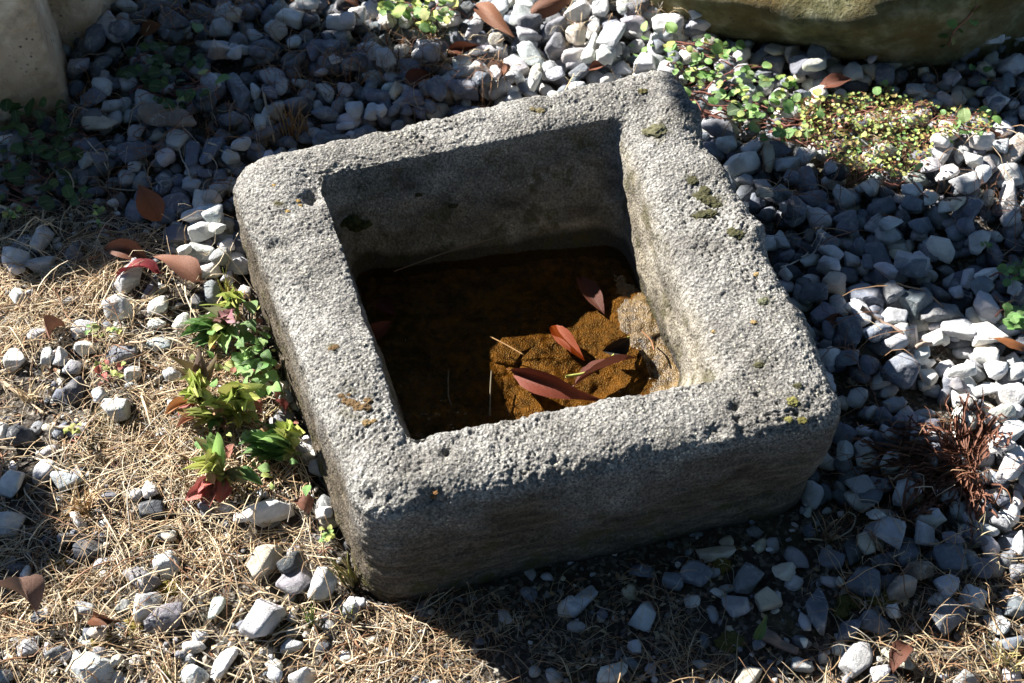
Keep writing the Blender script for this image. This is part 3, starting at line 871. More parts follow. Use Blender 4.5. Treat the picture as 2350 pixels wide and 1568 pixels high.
def fill(n, straw_zone, lo, hi, sink, tries=5):
    made = 0
    while made < n:
        size = RNG.uniform(lo, hi)
        a, b, c = size, size * RNG.uniform(.6, .9), size * RNG.uniform(.45, .7)
        best = None
        shape = tilt(rock(ICO2, a, b, c, RNG, 8, 34), RNG.normal(0, .25), RNG.normal(0, .25))
        shape = rotz(shape, RNG.uniform(0, 6.28))
        for _ in range(tries):
            x, y = RNG.uniform(-1.05, 1.05), RNG.uniform(0.48, 2.1)
            u, v = proj(np.array([x, y, 0]))
            if u < -130 or u > 2480 or v < -150 or v > 1720:
                continue
            if bool(in_poly(u, v, STRAW)) != straw_zone or in_poly(x, y, OUT_BIG if v < 900 else OUT_POLY):
                continue
            V = shape + (x, y, 0)
            z = drop(V, sink)
            if sink < .001 and z - V[:, 2].min() * 0 > float(ground_z(np.array([[x, y]]))[0]) + .007:
                continue
            if best is None or z < best[0]:
                best = (z, V)
        if best is None:
            continue
        V = best[1] + (0, 0, best[0])
        press(V)
        pu, pv = proj(V.mean(axis=0))
        kk = 'BBBBBBPPPGGGDDW' if (pu < 1120 and pv < 470) or (pu > 1580 and 300 < pv < 720) else KINDS  # bluer, darker mix where shade falls: shade put into the stone colours
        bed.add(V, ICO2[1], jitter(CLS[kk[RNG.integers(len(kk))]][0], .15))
        made += 1


fill(3200, False, .009, .019, .004)
fill(460, True, .004, .011, .003)

hand = []
for crop_id, txt in STONES.items():
    for rec in txt.split(';'):
        x, y, w, h, ang, k = rec.split()
        x, y, w, h, ang = float(x), float(y), float(w), float(h), float(ang)
        u, v = cp(crop_id, x, y)
        hand.append(dict(u=u, v=v, w=w * K, h=h * K, ang=math.radians(ang), k=k, key=(crop_id, int(x), int(y)), area=w * h))
order = sorted(range(len(hand)), key=lambda i: -hand[i]['area'])
single = set(order[:300])
order_area = hand[order[120]]['area']
buckets = {}
for i in single:
    s = hand[i]
    s['zone'] = zone(s['u'], s['v'])
    if s['key'] not in SPECIAL:
        buckets.setdefault((s['zone'], s['k']), []).append(i)
for (zn, k), ids in buckets.items():
    ids.sort(key=lambda i: hand[i]['u'])
    n, cname = len(ids), CLS[k][1]
    for q, i in enumerate(ids):
        if n == 1:
            hand[i]['label'] = f'the large {cname} broken stone {zn}'
        elif n == 2:
            hand[i]['label'] = f'{("left-hand", "right-hand")[q]} one of two large {cname} stones {zn}'
        else:
            pos = 'leftmost' if q == 0 else 'rightmost' if q == n - 1 else ORD[q] + ' from left'
            hand[i]['label'] = f'{pos} of {NUM[n] if n < 15 else n} large {cname} stones {zn}'
# lay the far ones first, big ones before small
for i in sorted(range(len(hand)), key=lambda i: -hand[i]['area']):
    s = hand[i]
    straw = bool(in_poly(s['u'], s['v'], STRAW))
    p = at(s['u'], s['v'], 0.012)
    q = at(s['u'] + s['w'] / 2 * math.cos(s['ang']), s['v'] - s['w'] / 2 * math.sin(s['ang']), 0.012)
    r = at(s['u'] + s['h'] / 2 * math.sin(s['ang']), s['v'] + s['h'] / 2 * math.cos(s['ang']), 0.012)
    a, b = np.linalg.norm(q - p), np.linalg.norm(r - p)
    a, b = a * 1.03, b * 1.0
    c = min(a, b) * RNG.uniform(.62, .85)
    ang = math.atan2((q - p)[1], (q - p)[0])
    rng = np.random.default_rng(1000 + i)
    pl = 16 if s['k'] == 'E' else int(rng.integers(7, 12))
    ico = ICO4 if s['area'] > order_area else ICO3
    V = rock(ico, a, b, c * (1.2 if straw else 1), rng, pl, 5.0 if s['k'] == 'E' else rng.uniform(45, 120), .06)
    V = rotz(tilt(V, rng.normal(0, .14), rng.normal(0, .14)), ang)
    inside = in_poly(p[0], p[1], inset(OUT_POLY, -min(a, b) * .5))
    if inside:                                                       # keep it clear of the trough's foot
        cen = np.mean(OUT_POLY, axis=0)
        dirv = (p[:2] - cen) / np.linalg.norm(p[:2] - cen)
        p[:2] += dirv * min(a, b) * .5
    z = drop(V + (p[0], p[1], 0), (.16 if straw else .10) * c, 80)
    press(V + (p[0], p[1], z))
    colr = jitter(CLS[s['k']][0])
    if i in single:
        me = np_mesh('gravel_stone', V, ico[1], True, MAT_STONE)
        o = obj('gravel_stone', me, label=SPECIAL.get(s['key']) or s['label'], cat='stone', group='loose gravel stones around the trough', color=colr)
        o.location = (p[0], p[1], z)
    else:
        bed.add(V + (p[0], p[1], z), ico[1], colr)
# grit between
fill(480, True, .0018, .0045, .0008, 1)
obj('gravel', bed.mesh('gravel', MAT_GRAVEL), kind='stuff', label='smaller broken limestone gravel between the big stones', cat='gravel')
#PART2
# ------------------------------------------------------------------ big stones around
def hewn(quad_b, quad_t, z0, z1, n, p, seed, amp):
    """roughly squared block between two quads (back-left, back-right, front-right, front-left)"""
    bm = bmesh.new()
    bmesh.ops.create_cube(bm, size=2)
    bmesh.ops.subdivide_edges(bm, edges=bm.edges[:], cuts=n, use_grid_fill=True)
    V = np.array([v.co[:] for v in bm.verts])
    F = np.array([[v.index for v in f.verts] for f in bm.faces])
    bm.free()
    V = V / ((np.abs(V) ** p).sum(axis=1) ** (1 / p))[:, None]
    s, t, h = (V[:, 0] + 1) / 2, (V[:, 1] + 1) / 2, (V[:, 2] + 1) / 2

    def q(Q):
        bl, br, fr, fl = [np.array(a, float) for a in Q]
        return ((1 - s) * t)[:, None] * bl + (s * t)[:, None] * br + (s * (1 - t))[:, None] * fr + ((1 - s) * (1 - t))[:, None] * fl
    XY = q(quad_b) * (1 - h)[:, None] + q(quad_t) * h[:, None]
    P = np.column_stack([XY, z0 + (z1 - z0) * h])
    c = P.mean(axis=0)
    d = (P - c) / np.linalg.norm(P - c, axis=1)[:, None]
    P = P + d * (amp * fbm(P, 9, 4, seed) + amp * .30 * fbm(P, 60, 4, seed + 5) - amp * .5 * np.clip(1 - worley(P, 55, seed) / .3, 0, 1))[:, None]
    return P, F


def rock_material(name, stops, stain, scale=24):
    m = NT(name)
    vec = m.objcoord()
    a = m.noise(vec, scale, 6, 0.62)
    col = m.ramp(a, stops)
    st = m.ramp(m.noise(vec, 9, 4, 0.6), [(0.42, 0.0), (0.66, 0.8)])
    col = m.mix(st, col, stain)
    pit = m.ramp(m.voronoi(vec, 110), [(0.14, 0.9), (0.26, 0.0)])
    pz = m.ramp(m.noise(vec, 20, 3), [(0.52, 0.0), (0.64, 1.0)])
    col = m.mix(m.math('MULTIPLY', pit, pz), col, (0.06, 0.05, 0.04))
    m.l(col, m.b.inputs['Base Color'])
    m.b.inputs['Roughness'].default_value = 0.85
    m.b.inputs['Specular IOR Level'].default_value = 0.3
    h = m.math('ADD', a, m.math('MULTIPLY', m.noise(vec, 160, 5, 0.7), 0.35))
    m.l(m.bump(h, 1.0, 0.014), m.b.inputs['Normal'])
    return m.m


MAT_BLOCK = rock_material('pale_sandstone', [(0.3, (.34, .27, .19)), (0.48, (.66, .53, .38)), (0.68, (.86, .75, .60))], (.42, .28, .16))
MAT_BOULDER = rock_material('mossy_schist', [(0.3, (.045, .045, .016)), (0.5, (.13, .125, .055)), (0.70, (.30, .29, .18))], (.10, .062, .012), 26)


def stand(name, V, F, mat, label, cat, **kw):
    """one mesh thing with its origin at its base"""
    base = np.array([V[:, 0].mean(), V[:, 1].mean(), max(V[:, 2].min(), -0.02)])
    o = obj(name, np_mesh(name, V - base, F, True, mat), label=label, cat=cat, **kw)
    o.location = base
    return o


fr, fl = at(160, 248)[:2], at(-420, 380)[:2]
qb = [fl + (-.02, .34), fr + (-.09, .36), fr, fl]
qt = [fl + (0, .33), fr + (-.085, .35), fr + (-.012, .006), fl + (0, .01)]
V, F = hewn(qb, qt, -.05, .285, 100, 44, 3, .008)
stand('stone_block', V, F, MAT_BLOCK, 'tall pale buff squared stone block at the upper corner, nearest the trough', 'stone block')
c2 = at(232, 112)[:2]
qb = [c2 + (-.15, .22), c2 + (.03, .20), c2 + (-.015, .0), c2 + (-.16, -.01)]
qt = [c2 + (-.15, .24), c2 + (.045, .22), c2 + (.03, .03), c2 + (-.14, .02)]
V, F = hewn(qb, qt, -.05, .27, 60, 9, 9, .012)
stand('stone_block', V, F, MAT_BLOCK, 'rounded buff stone half hidden behind the tall pale block', 'stone block')
# a standing stone beyond the picture edge
V, F = hewn([(-1.25, 2.2), (-.98, 2.27), (-.92, 2.08), (-1.2, 2.0)], [(-1.22, 2.18), (-1.0, 2.24), (-.96, 2.1), (-1.18, 2.03)], -.05, .42, 20, 8, 13, .015)
stand('standing_stone', V, F, MAT_BLOCK, 'upright buff standing stone behind the two pale blocks', 'standing stone')

nr = np.array([[-.10, -1, -.42], [-.33, -.66, .68], [-1, -.55, .12], [1, -.7, -.1], [0, 1, .2], [0, 0, -1], [.45, -1, -.25], [-.55, -1, -.1], [.3, -.5, .85], [-.8, .2, .6], [.1, -.95, .35]])
nr = nr / np.linalg.norm(nr, axis=1)[:, None]
dd = np.array([.80, .60, .84, .95, .95, .9, .86, .86, .80, .85, .84])
Vb, Fb = icosphere(5)
r = ((np.clip(Vb @ nr.T, 0, None) / dd) ** 18).sum(axis=1) ** (-1 / 18)
Vb = Vb * (r * (1 + .08 * fbm(Vb, 2.6, 5, 15) + .03 * np.abs(fbm(Vb * np.array([1, 1, 2.5]), 5, 4, 19)) + .022 * fbm(Vb, 15, 4, 23) + .010 * fbm(Vb, 50, 3, 29)))[:, None]
Vb = rotz(Vb * np.array([.335, .24, .185]), math.radians(-13))
bc = at(1965, 145)
Vb = Vb + (bc[0] - .035, bc[1] + .175, .095)
boulder = stand('boulder', Vb, Fb, MAT_BOULDER, 'big brown-green mossy boulder with a sunlit top at the upper edge', 'boulder')

# ------------------------------------------------------------------ inside the trough: mud, water, a flat stone
def quadmap(Q, s, t):
    bl, br, frr, fll = [np.array(a, float) for a in Q]
    return ((1 - s) * (1 - t))[:, None] * bl + (s * (1 - t))[:, None] * br + (s * t)[:, None] * frr + ((1 - s) * t)[:, None] * fll


IBX = inset(IB, -0.022)
WATER_Z = 0.034


def mud_z(P, s, t):
    P3 = np.column_stack([P, np.zeros(len(P))])
    rise = np.clip((s - .66) / .28, 0, 1)
    rise = rise * rise * (3 - 2 * rise)
    back = np.clip((.14 - t) / .12, 0, 1)
    z = .017 + rise * .023 * np.clip((t - .12) / .3, 0, 1) + back * .006 + .0055 * fbm(P3, 22, 4, 33) + .0018 * fbm(P3, 120, 3, 37)
    crack = np.abs(vnoise(P3, 46, 55))
    z -= .003 * np.clip(1 - crack / .12, 0, 1) * (vnoise(P3, 15, 57) > -.1)
    return z


g = np.linspace(0, 1, 190)
ss, tt = [a.ravel() for a in np.meshgrid(g, g)]
XY = quadmap(IBX, ss, tt)
MZ = mud_z(XY, ss, tt)
ii = np.arange(190 * 190).reshape(190, 190)
Fm = np.stack([ii[:-1, :-1], ii[1:, :-1], ii[1:, 1:], ii[:-1, 1:]], axis=2).reshape(-1, 4)
m = NT('ochre_mud')
vec = m.objcoord()
a = m.math('ADD', m.math('MULTIPLY', m.noise(vec, 95, 7, 0.72), .6), m.math('MULTIPLY', m.noise(vec, 28, 4, 0.6), .4))
col = m.ramp(a, [(0.40, (.014, .008, .003)), (0.48, (.070, .042, .014)), (0.63, (.19, .122, .045))])
gr = m.ramp(m.voronoi(vec, 520, out='Color'), [(0.62, 0.0), (0.9, 0.55)])
col = m.mix(gr, col, (.14, .092, .036))
m.l(col, m.b.inputs['Base Color'])
m.b.inputs['Roughness'].default_value = 0.42
m.b.inputs['Specular IOR Level'].default_value = 0.35
m.l(m.bump(m.math('ADD', a, m.math('MULTIPLY', m.voronoi(vec, 520), .6)), 0.6, 0.003), m.b.inputs['Normal'])
MAT_MUD = m.m
mud = obj('sediment', np_mesh('sediment', np.column_stack([XY, MZ]), Fm, True, MAT_MUD), kind='stuff', label='wet ochre mud and sand on the trough floor', cat='sediment')

m = NT('tea_brown_water')
vec = m.objcoord()
gl = m.n('ShaderNodeBsdfGlossy')
gl.inputs['Roughness'].default_value = 0.02
tr = m.n('ShaderNodeBsdfTransparent')
tr.inputs[0].default_value = (.70, .54, .31, 1)
lw = m.n('ShaderNodeLayerWeight')
lw.inputs['Blend'].default_value = 0.5
fz = m.math('ADD', 0.02, m.math('MULTIPLY', m.math('POWER', lw.outputs['Facing'], 5.0), 0.98))
mx = m.n('ShaderNodeMixShader')
nb = m.bump(m.noise(vec, 26, 3, 0.5), 0.25, 0.004)
m.l(nb, gl.inputs['Normal'])
m.l(nb, lw.inputs['Normal'])
m.l(fz, mx.inputs[0])
m.l(tr.outputs[0], mx.inputs[1])
m.l(gl.outputs[0], mx.inputs[2])
m.l(mx.outputs[0], m.out.inputs[0])
gw = np.linspace(0, 1, 24)
s2, t2 = [a_.ravel() for a_ in np.meshgrid(gw, gw)]
XYw = quadmap(IBX, s2, t2)
iw = np.arange(576).reshape(24, 24)
Fw = np.stack([iw[:-1, :-1], iw[1:, :-1], iw[1:, 1:], iw[:-1, 1:]], axis=2).reshape(-1, 4)
obj('water', np_mesh('water', np.column_stack([XYw, np.full(576, WATER_Z)]), Fw, True, m.m), kind='structure', label='shallow brown rainwater in the trough')


def mud_at(x, y):
    k = np.argmin((XY[:, 0] - x) ** 2 + (XY[:, 1] - y) ** 2)
    return MZ[k]


pts = [at(*cp(5, x, y), .03)[:2] for x, y in ((1120, 690), (1180, 590), (1450, 560), (1450, 640), (1330, 700), (1270, 780), (1130, 760))]
cen = np.mean(pts, axis=0)
bm = bmesh.new()
zb = mud_at(*cen)
lo = [bm.verts.new((p[0], p[1], zb - .004)) for p in pts]
hi = [bm.verts.new((cen[0] + (p[0] - cen[0]) * .9, cen[1] + (p[1] - cen[1]) * .9, zb + .0035 + .0015 * math.sin(i * 2.1))) for i, p in enumerate(pts)]
bm.faces.new(hi)
for i in range(7):
    bm.faces.new((lo[i], lo[(i + 1) % 7], hi[(i + 1) % 7], hi[i]))
bmesh.ops.recalc_face_normals(bm, faces=bm.faces[:])
bmesh.ops.bevel(bm, geom=bm.edges[:], offset=.0012, segments=1, affect='EDGES')
bmesh.ops.triangulate(bm, faces=bm.faces[:])
me = bpy.data.meshes.new('flat_stone')
bm.to_mesh(me)
bm.free()
me.materials.append(MAT_MUD)
obj('flat_stone', me, label='flat ochre-coated stone under the water where sun meets shade', cat='stone')

# ------------------------------------------------------------------ leaves
def leaf_profile(kind, t):
    if kind == 'lance':
        w = np.sin(np.pi * np.clip(t, 0, 1) ** .8) ** .9 * (1 - .25 * t)
    elif kind == 'ovate':
        w = np.sin(np.pi * t ** .62) ** .8 * (1 - .2 * t)
    elif kind == 'round':
        w = np.sqrt(np.clip(1 - (2 * t - 1) ** 2, 0, 1)) ** .9
    elif kind == 'spat':
        w = np.clip(.22 + .78 * np.sin(np.pi * np.clip(t, 0, 1) ** 1.7), 0, 1) * np.clip((1 - t) * 9, 0, 1) ** .5
    else:
        w = np.clip(.25 + .75 * np.sin(np.pi * t ** 1.15), 0, 1) * np.clip((1 - t) * 6, 0, 1) ** .6
        w = w * (1 + .13 * (np.arange(len(t)) % 2 * 2 - 1))
    return w


def leaf_mesh(kind, mat, fold=.2, arch=.1, droop=0.0, wave=0.0, twist=0.0, n=18, seed=0, stalk=0.0, cup=0.0):
    """unit leaf: length 1 along x, half width 0.5 (scaled later by the object); a blade with midrib fold and a short stalk"""
    rng = np.random.default_rng(seed)
    t = np.linspace(0, 1, n)
    w = leaf_profile(kind, t) * .5
    if mat is MAT_DEAD:
        w = w * (1 + rng.normal(0, .03, n))
    cols = np.array([-1, -.55, 0, .55, 1.0])
    S, T = np.meshgrid(cols, t)
    Wd = w[:, None] * cols[None, :]
    ph = rng.uniform(0, 6)
    Z = arch * 4 * T * (1 - T) - droop * T ** 2 + fold * np.abs(Wd) + cup * (Wd ** 2) * 4
    Z = Z + wave * np.sin(T * 9 + ph + S * 1.5) * np.abs(S) * .5
    tw = twist * (T - .3)
    Y = Wd * np.cos(tw)
    Z = Z + Wd * np.sin(tw)
    V = np.stack([T, Y, Z], axis=2).reshape(-1, 3)
    i = np.arange(n * 5).reshape(n, 5)
    F = np.stack([i[:-1, :-1], i[1:, :-1], i[1:, 1:], i[:-1, 1:]], axis=2).reshape(-1, 4)
    UV = np.stack([T, S * .5 + .5], axis=2).reshape(-1, 2)
    if stalk:
        sv = np.array([(0, -.012, 0), (0, .012, 0), (0, 0, .02), (-stalk, -.01, -.02), (-stalk, .01, -.02), (-stalk, 0, .0)])
        k = len(V)
        V = np.vstack([V, sv])
        UV = np.vstack([UV, np.full((6, 2), .5)])
        F = np.vstack([F, [[k, k + 1, k + 4, k + 3], [k + 1, k + 2, k + 5, k + 4], [k + 2, k, k + 3, k + 5]]])
    me = np_mesh('leaf', V, F, True, mat)
    uv = me.uv_layers.new(name='UVMap')
    li = np.zeros(len(me.loops), np.int32)
    me.loops.foreach_get('vertex_index', li)
    uv.data.foreach_set('uv', UV[li].astype(np.float32).ravel())
    return me


def orient(base, tip, width, roll=0.0, pitch_up=None):
    b, t = Vector(base), Vector(tip)
    x = t - b
    L = x.length
    x.normalize()
    up = Vector((0, 0, 1))
    y = up.cross(x)
    if y.length < 1e-3:
        y = Vector((0, 1, 0))
    y.normalize()
    z = x.cross(y)
    R = Matrix((x, y, z)).transposed().to_4x4() @ Matrix.Rotation(roll, 4, 'X')
    return Matrix.Translation(b) @ R @ Matrix.Diagonal((L, width, L, 1))


def put_leaf(name, me, base, tip, width, roll, color, parent=None, **kw):
    if parent is None and 'leaf' in name:
        color = tuple(np.array(color) * (np.array((.40, .30, .26)) if name == 'wet_leaf' else .58))
    M = orient(base, tip, width, roll)
    o = obj(name, me, parent=parent, color=color, **kw)
    if parent is not None:
        M = Matrix.Translation(-Vector(parent.location)) @ M
    o.matrix_local = M
    return o


DEADS = [leaf_mesh('lance', MAT_DEAD, .25, .10, 0, .05, .5, seed=1, stalk=.12), leaf_mesh('lance', MAT_DEAD, .5, .16, .05, .08, -.6, seed=2, stalk=.12),
         leaf_mesh('ovate', MAT_DEAD, .3, .18, .1, .10, .8, seed=3, stalk=.1), leaf_mesh('lance', MAT_DEAD, .9, .22, .0, .12, 1.2, seed=4, stalk=.1),
         leaf_mesh('lance', MAT_DEAD, -.25, .12, 0, .05, .3, seed=5, stalk=.12)]
RB = (.30, .115, .06)
# base (u,v), tip, width px, height base, height tip, roll, mesh, colour, label
FALLEN = [
    ((368, 508), (318, 424), 48, .030, .060, -.25, 0, (.40, .15, .075), 'smooth red-brown fallen leaf half in sun by the trough corner'),
    ((1094, 10), (1182, 88), 36, .03, .03, .5, 0, (.36, .17, .10), 'long brown fallen leaf lying on sunny gravel beside a thick twig'),
    ((1214, 32), (1318, -6), 46, .035, .045, .5, 4, (.27, .12, .07), 'broad brown fallen leaf at the top edge behind the trough'),
    ((1028, 118), (1104, 104), 30, .02, .03, .8, 3, (.17, .06, .035), 'dark curled fallen leaf under the thick twig'),
    ((1146, 182), (1126, 138), 34, .02, .045, .6, 3, (.42, .20, .13), 'small curled coppery leaf on sunny gravel behind the trough'),
    ((2362, 800), (2268, 776), 50, .045, .055, .25, 4, (.40, .155, .06), 'glossy orange-brown fallen leaf at the right picture edge'),
    ((366, 626), (262, 628), 50, .022, .026, .3, 2, (.36, .045, .055), 'crimson fallen leaf under a grey faceted stone in the straw'),
    ((462, 648), (352, 588), 62, .02, .03, .1, 0, (.42, .20, .13), 'striped brown fallen leaf touching the crimson leaf'),
    ((338, 592), (236, 570), 48, .018, .026, -.4, 1, (.22, .10, .065), 'dull dark brown leaf sunk in straw above the crimson leaf'),
    ((84, 1410), (-28, 1345), 66, .02, .045, .5, 3, (.40, .24, .18), 'large pinkish-brown curled leaf at the left picture edge'),
    ((1878, 204), (1956, 182), 34, .015, .03, .2, 0, (.24, .085, .05), 'russet fallen leaf in the boulder shade above the creeper'),
    ((322, 78), (372, 58), 44, .03, .04, .3, 0, (.26, .11, .05), 'brown fallen leaf in shade on gravel beside the pale blocks'),
    ((930, 188), (985, 168), 36, .03, .03, .5, 2, (.17, .06, .035), 'dark mahogany leaf in the shaded gravel behind the trough'),
    ((2082, 1478), (2040, 1556), 44, .055, .05, .2, 2, (.17, .07, .045), 'dark red-brown leaf lying on a cream stone at the bottom edge'),
    ((1892, 736), (1952, 742), 32, .015, .02, .2, 0, (.24, .09, .05), 'rust-brown leaf wedged between blue-grey stones by the trough flank'),
    ((214, 1416), (282, 1428), 34, .012, .018, .5, 3, (.24, .10, .05), 'crumpled rusty leaf beside the ridged grey stone'),
    ((152, 748), (116, 782), 40, .012, .022, .9, 3, (.28, .13, .08), 'crumpled coppery leaf in the straw beside the weeds'),
    ((800, -8), (822, 22), 24, .03, .03, .3, 1, (.30, .13, .07), 'narrow brown leaf at the top edge beside green creeper'),
    ((2250, 318), (2298, 308), 26, .01, .02, .5, 2, (.30, .11, .06), 'small russet leaf between white stones below the creeper end'),
    ((1350, 162), (1392, 152), 24, .02, .02, .3, 1, (.30, .12, .07), 'small russet leaf touching the back edge of the trough'),
    ((715, 1170), (668, 1148), 54, .012, .022, .2, 2, (.36, .17, .12), 'reddish-brown oval leaf behind the big white two-humped stone'),
    ((600, 945), (566, 925), 30, .03, .045, .2, 0, (.40, .14, .13), 'dull pink leaf among the yellow-green rosettes'),
    ((655, 945), (626, 915), 30, .03, .05, .3, 2, (.50, .14, .13), 'bright pink-red small leaf against the trough wall'),
]
for (b, t, w, zb, zt, roll, mi, colr, lab) in FALLEN:
    pb, pt = at(*b), at(*t)
    mid = at((b[0] + t[0]) / 2, (b[1] + t[1]) / 2)
    zg = max(float(hz(*mid[:2])[0]), float(hz(*pb[:2])[0]) * .7, float(hz(*pt[:2])[0]) * .7, 0)
    sc_ = np.linalg.norm(pt - pb) / max(1, math.hypot(b[0] - t[0], b[1] - t[1]))
    zo = max(zg - .004, min(zb, .02))
    pb, pt = at(*b, zo), at(*t, zo + (zt - zb))
    put_leaf('fallen_leaf', DEADS[mi], pb, pt, w * sc_, roll, colr, label=lab, cat='leaf', group='fallen leaves on the gravel')

WET = [
    ((1172, 850), (1392, 922), 58, .036, .040, .75, leaf_mesh('lance', MAT_DEAD, .35, .05, 0, .12, .5, seed=21, stalk=.05), (.36, .125, .085), 'big wet red-brown leaf floating by the front wall of the trough'),
    ((1318, 886), (1460, 820), 34, .036, .048, -.7, leaf_mesh('lance', MAT_DEAD, .3, .06, 0, .03, -.3, seed=22, stalk=.05), (.38, .17, .13), 'pinkish wet leaf with a raised tip beside a green stem'),
    ((1264, 748), (1342, 828), 36, .030, .031, .3, leaf_mesh('lance', MAT_DEAD, .2, .05, 0, .04, .2, seed=23), (.46, .13, .045), 'orange-red leaf under water in the sunny corner of the trough'),
    ((1326, 634), (1388, 724), 40, .033, .035, -.1, leaf_mesh('lance', MAT_DEAD, .15, .02, 0, .03, .2, seed=24), (.20, .085, .055), 'dark brown leaf in the shaded back corner of the trough'),
    ((842, 786), (898, 736), 40, .037, .042, .2, leaf_mesh('lance', MAT_DEAD, .2, .08, 0, .03, .2, seed=25), (.30, .09, .04), 'rusty leaf in the shaded water along the inner side wall'),
    ((868, 690), (906, 724), 30, .036, .040, .2, leaf_mesh('lance', MAT_DEAD, .2, .08, 0, .03, .2, seed=26), (.22, .06, .04), 'small dark red leaf in the deepest shade of the trough'),
    ((1382, 806), (1446, 772), 44, .040, .044, .8, leaf_mesh('lance', MAT_DEAD, 1.0, .28, 0, .05, .6, seed=27), (.016, .013, .012), 'black curled wet leaf beside the green stem'),
]
for (b, t, w, zb, zt, roll, me, colr, lab) in WET:
    pb, pt = at(*b, zb), at(*t, zt)
    sc_ = np.linalg.norm(pt - pb) / math.hypot(b[0] - t[0], b[1] - t[1])
    put_leaf('wet_leaf', me, pb, pt, w * sc_, roll, colr, label=lab, cat='leaf', group='leaves soaking in the trough')

# ------------------------------------------------------------------ twigs and dry stems
TW = (.30, .235, .17)
PALE = (.58, .50, .38)


def lay(pts, lift, n=14, flat=None):
    """px points -> path lying over whatever is below"""
    P = np.array([at(u, v, 0.03) for u, v in pts])
    Q = smooth_path(P, n)
    if flat is not None:
        Q[:, 2] = flat
        return Q
    z = hz(Q[:, 0], Q[:, 1])
    k = np.ones(5) / 5
    zs = np.convolve(np.pad(z, 2, mode='edge'), k, 'valid')
    Q[:, 2] = np.maximum(np.maximum(zs, z - .006), 0) + lift
    return Q


def c_(c, *pp):
    return [cp(c, x, y) for x, y in pp]


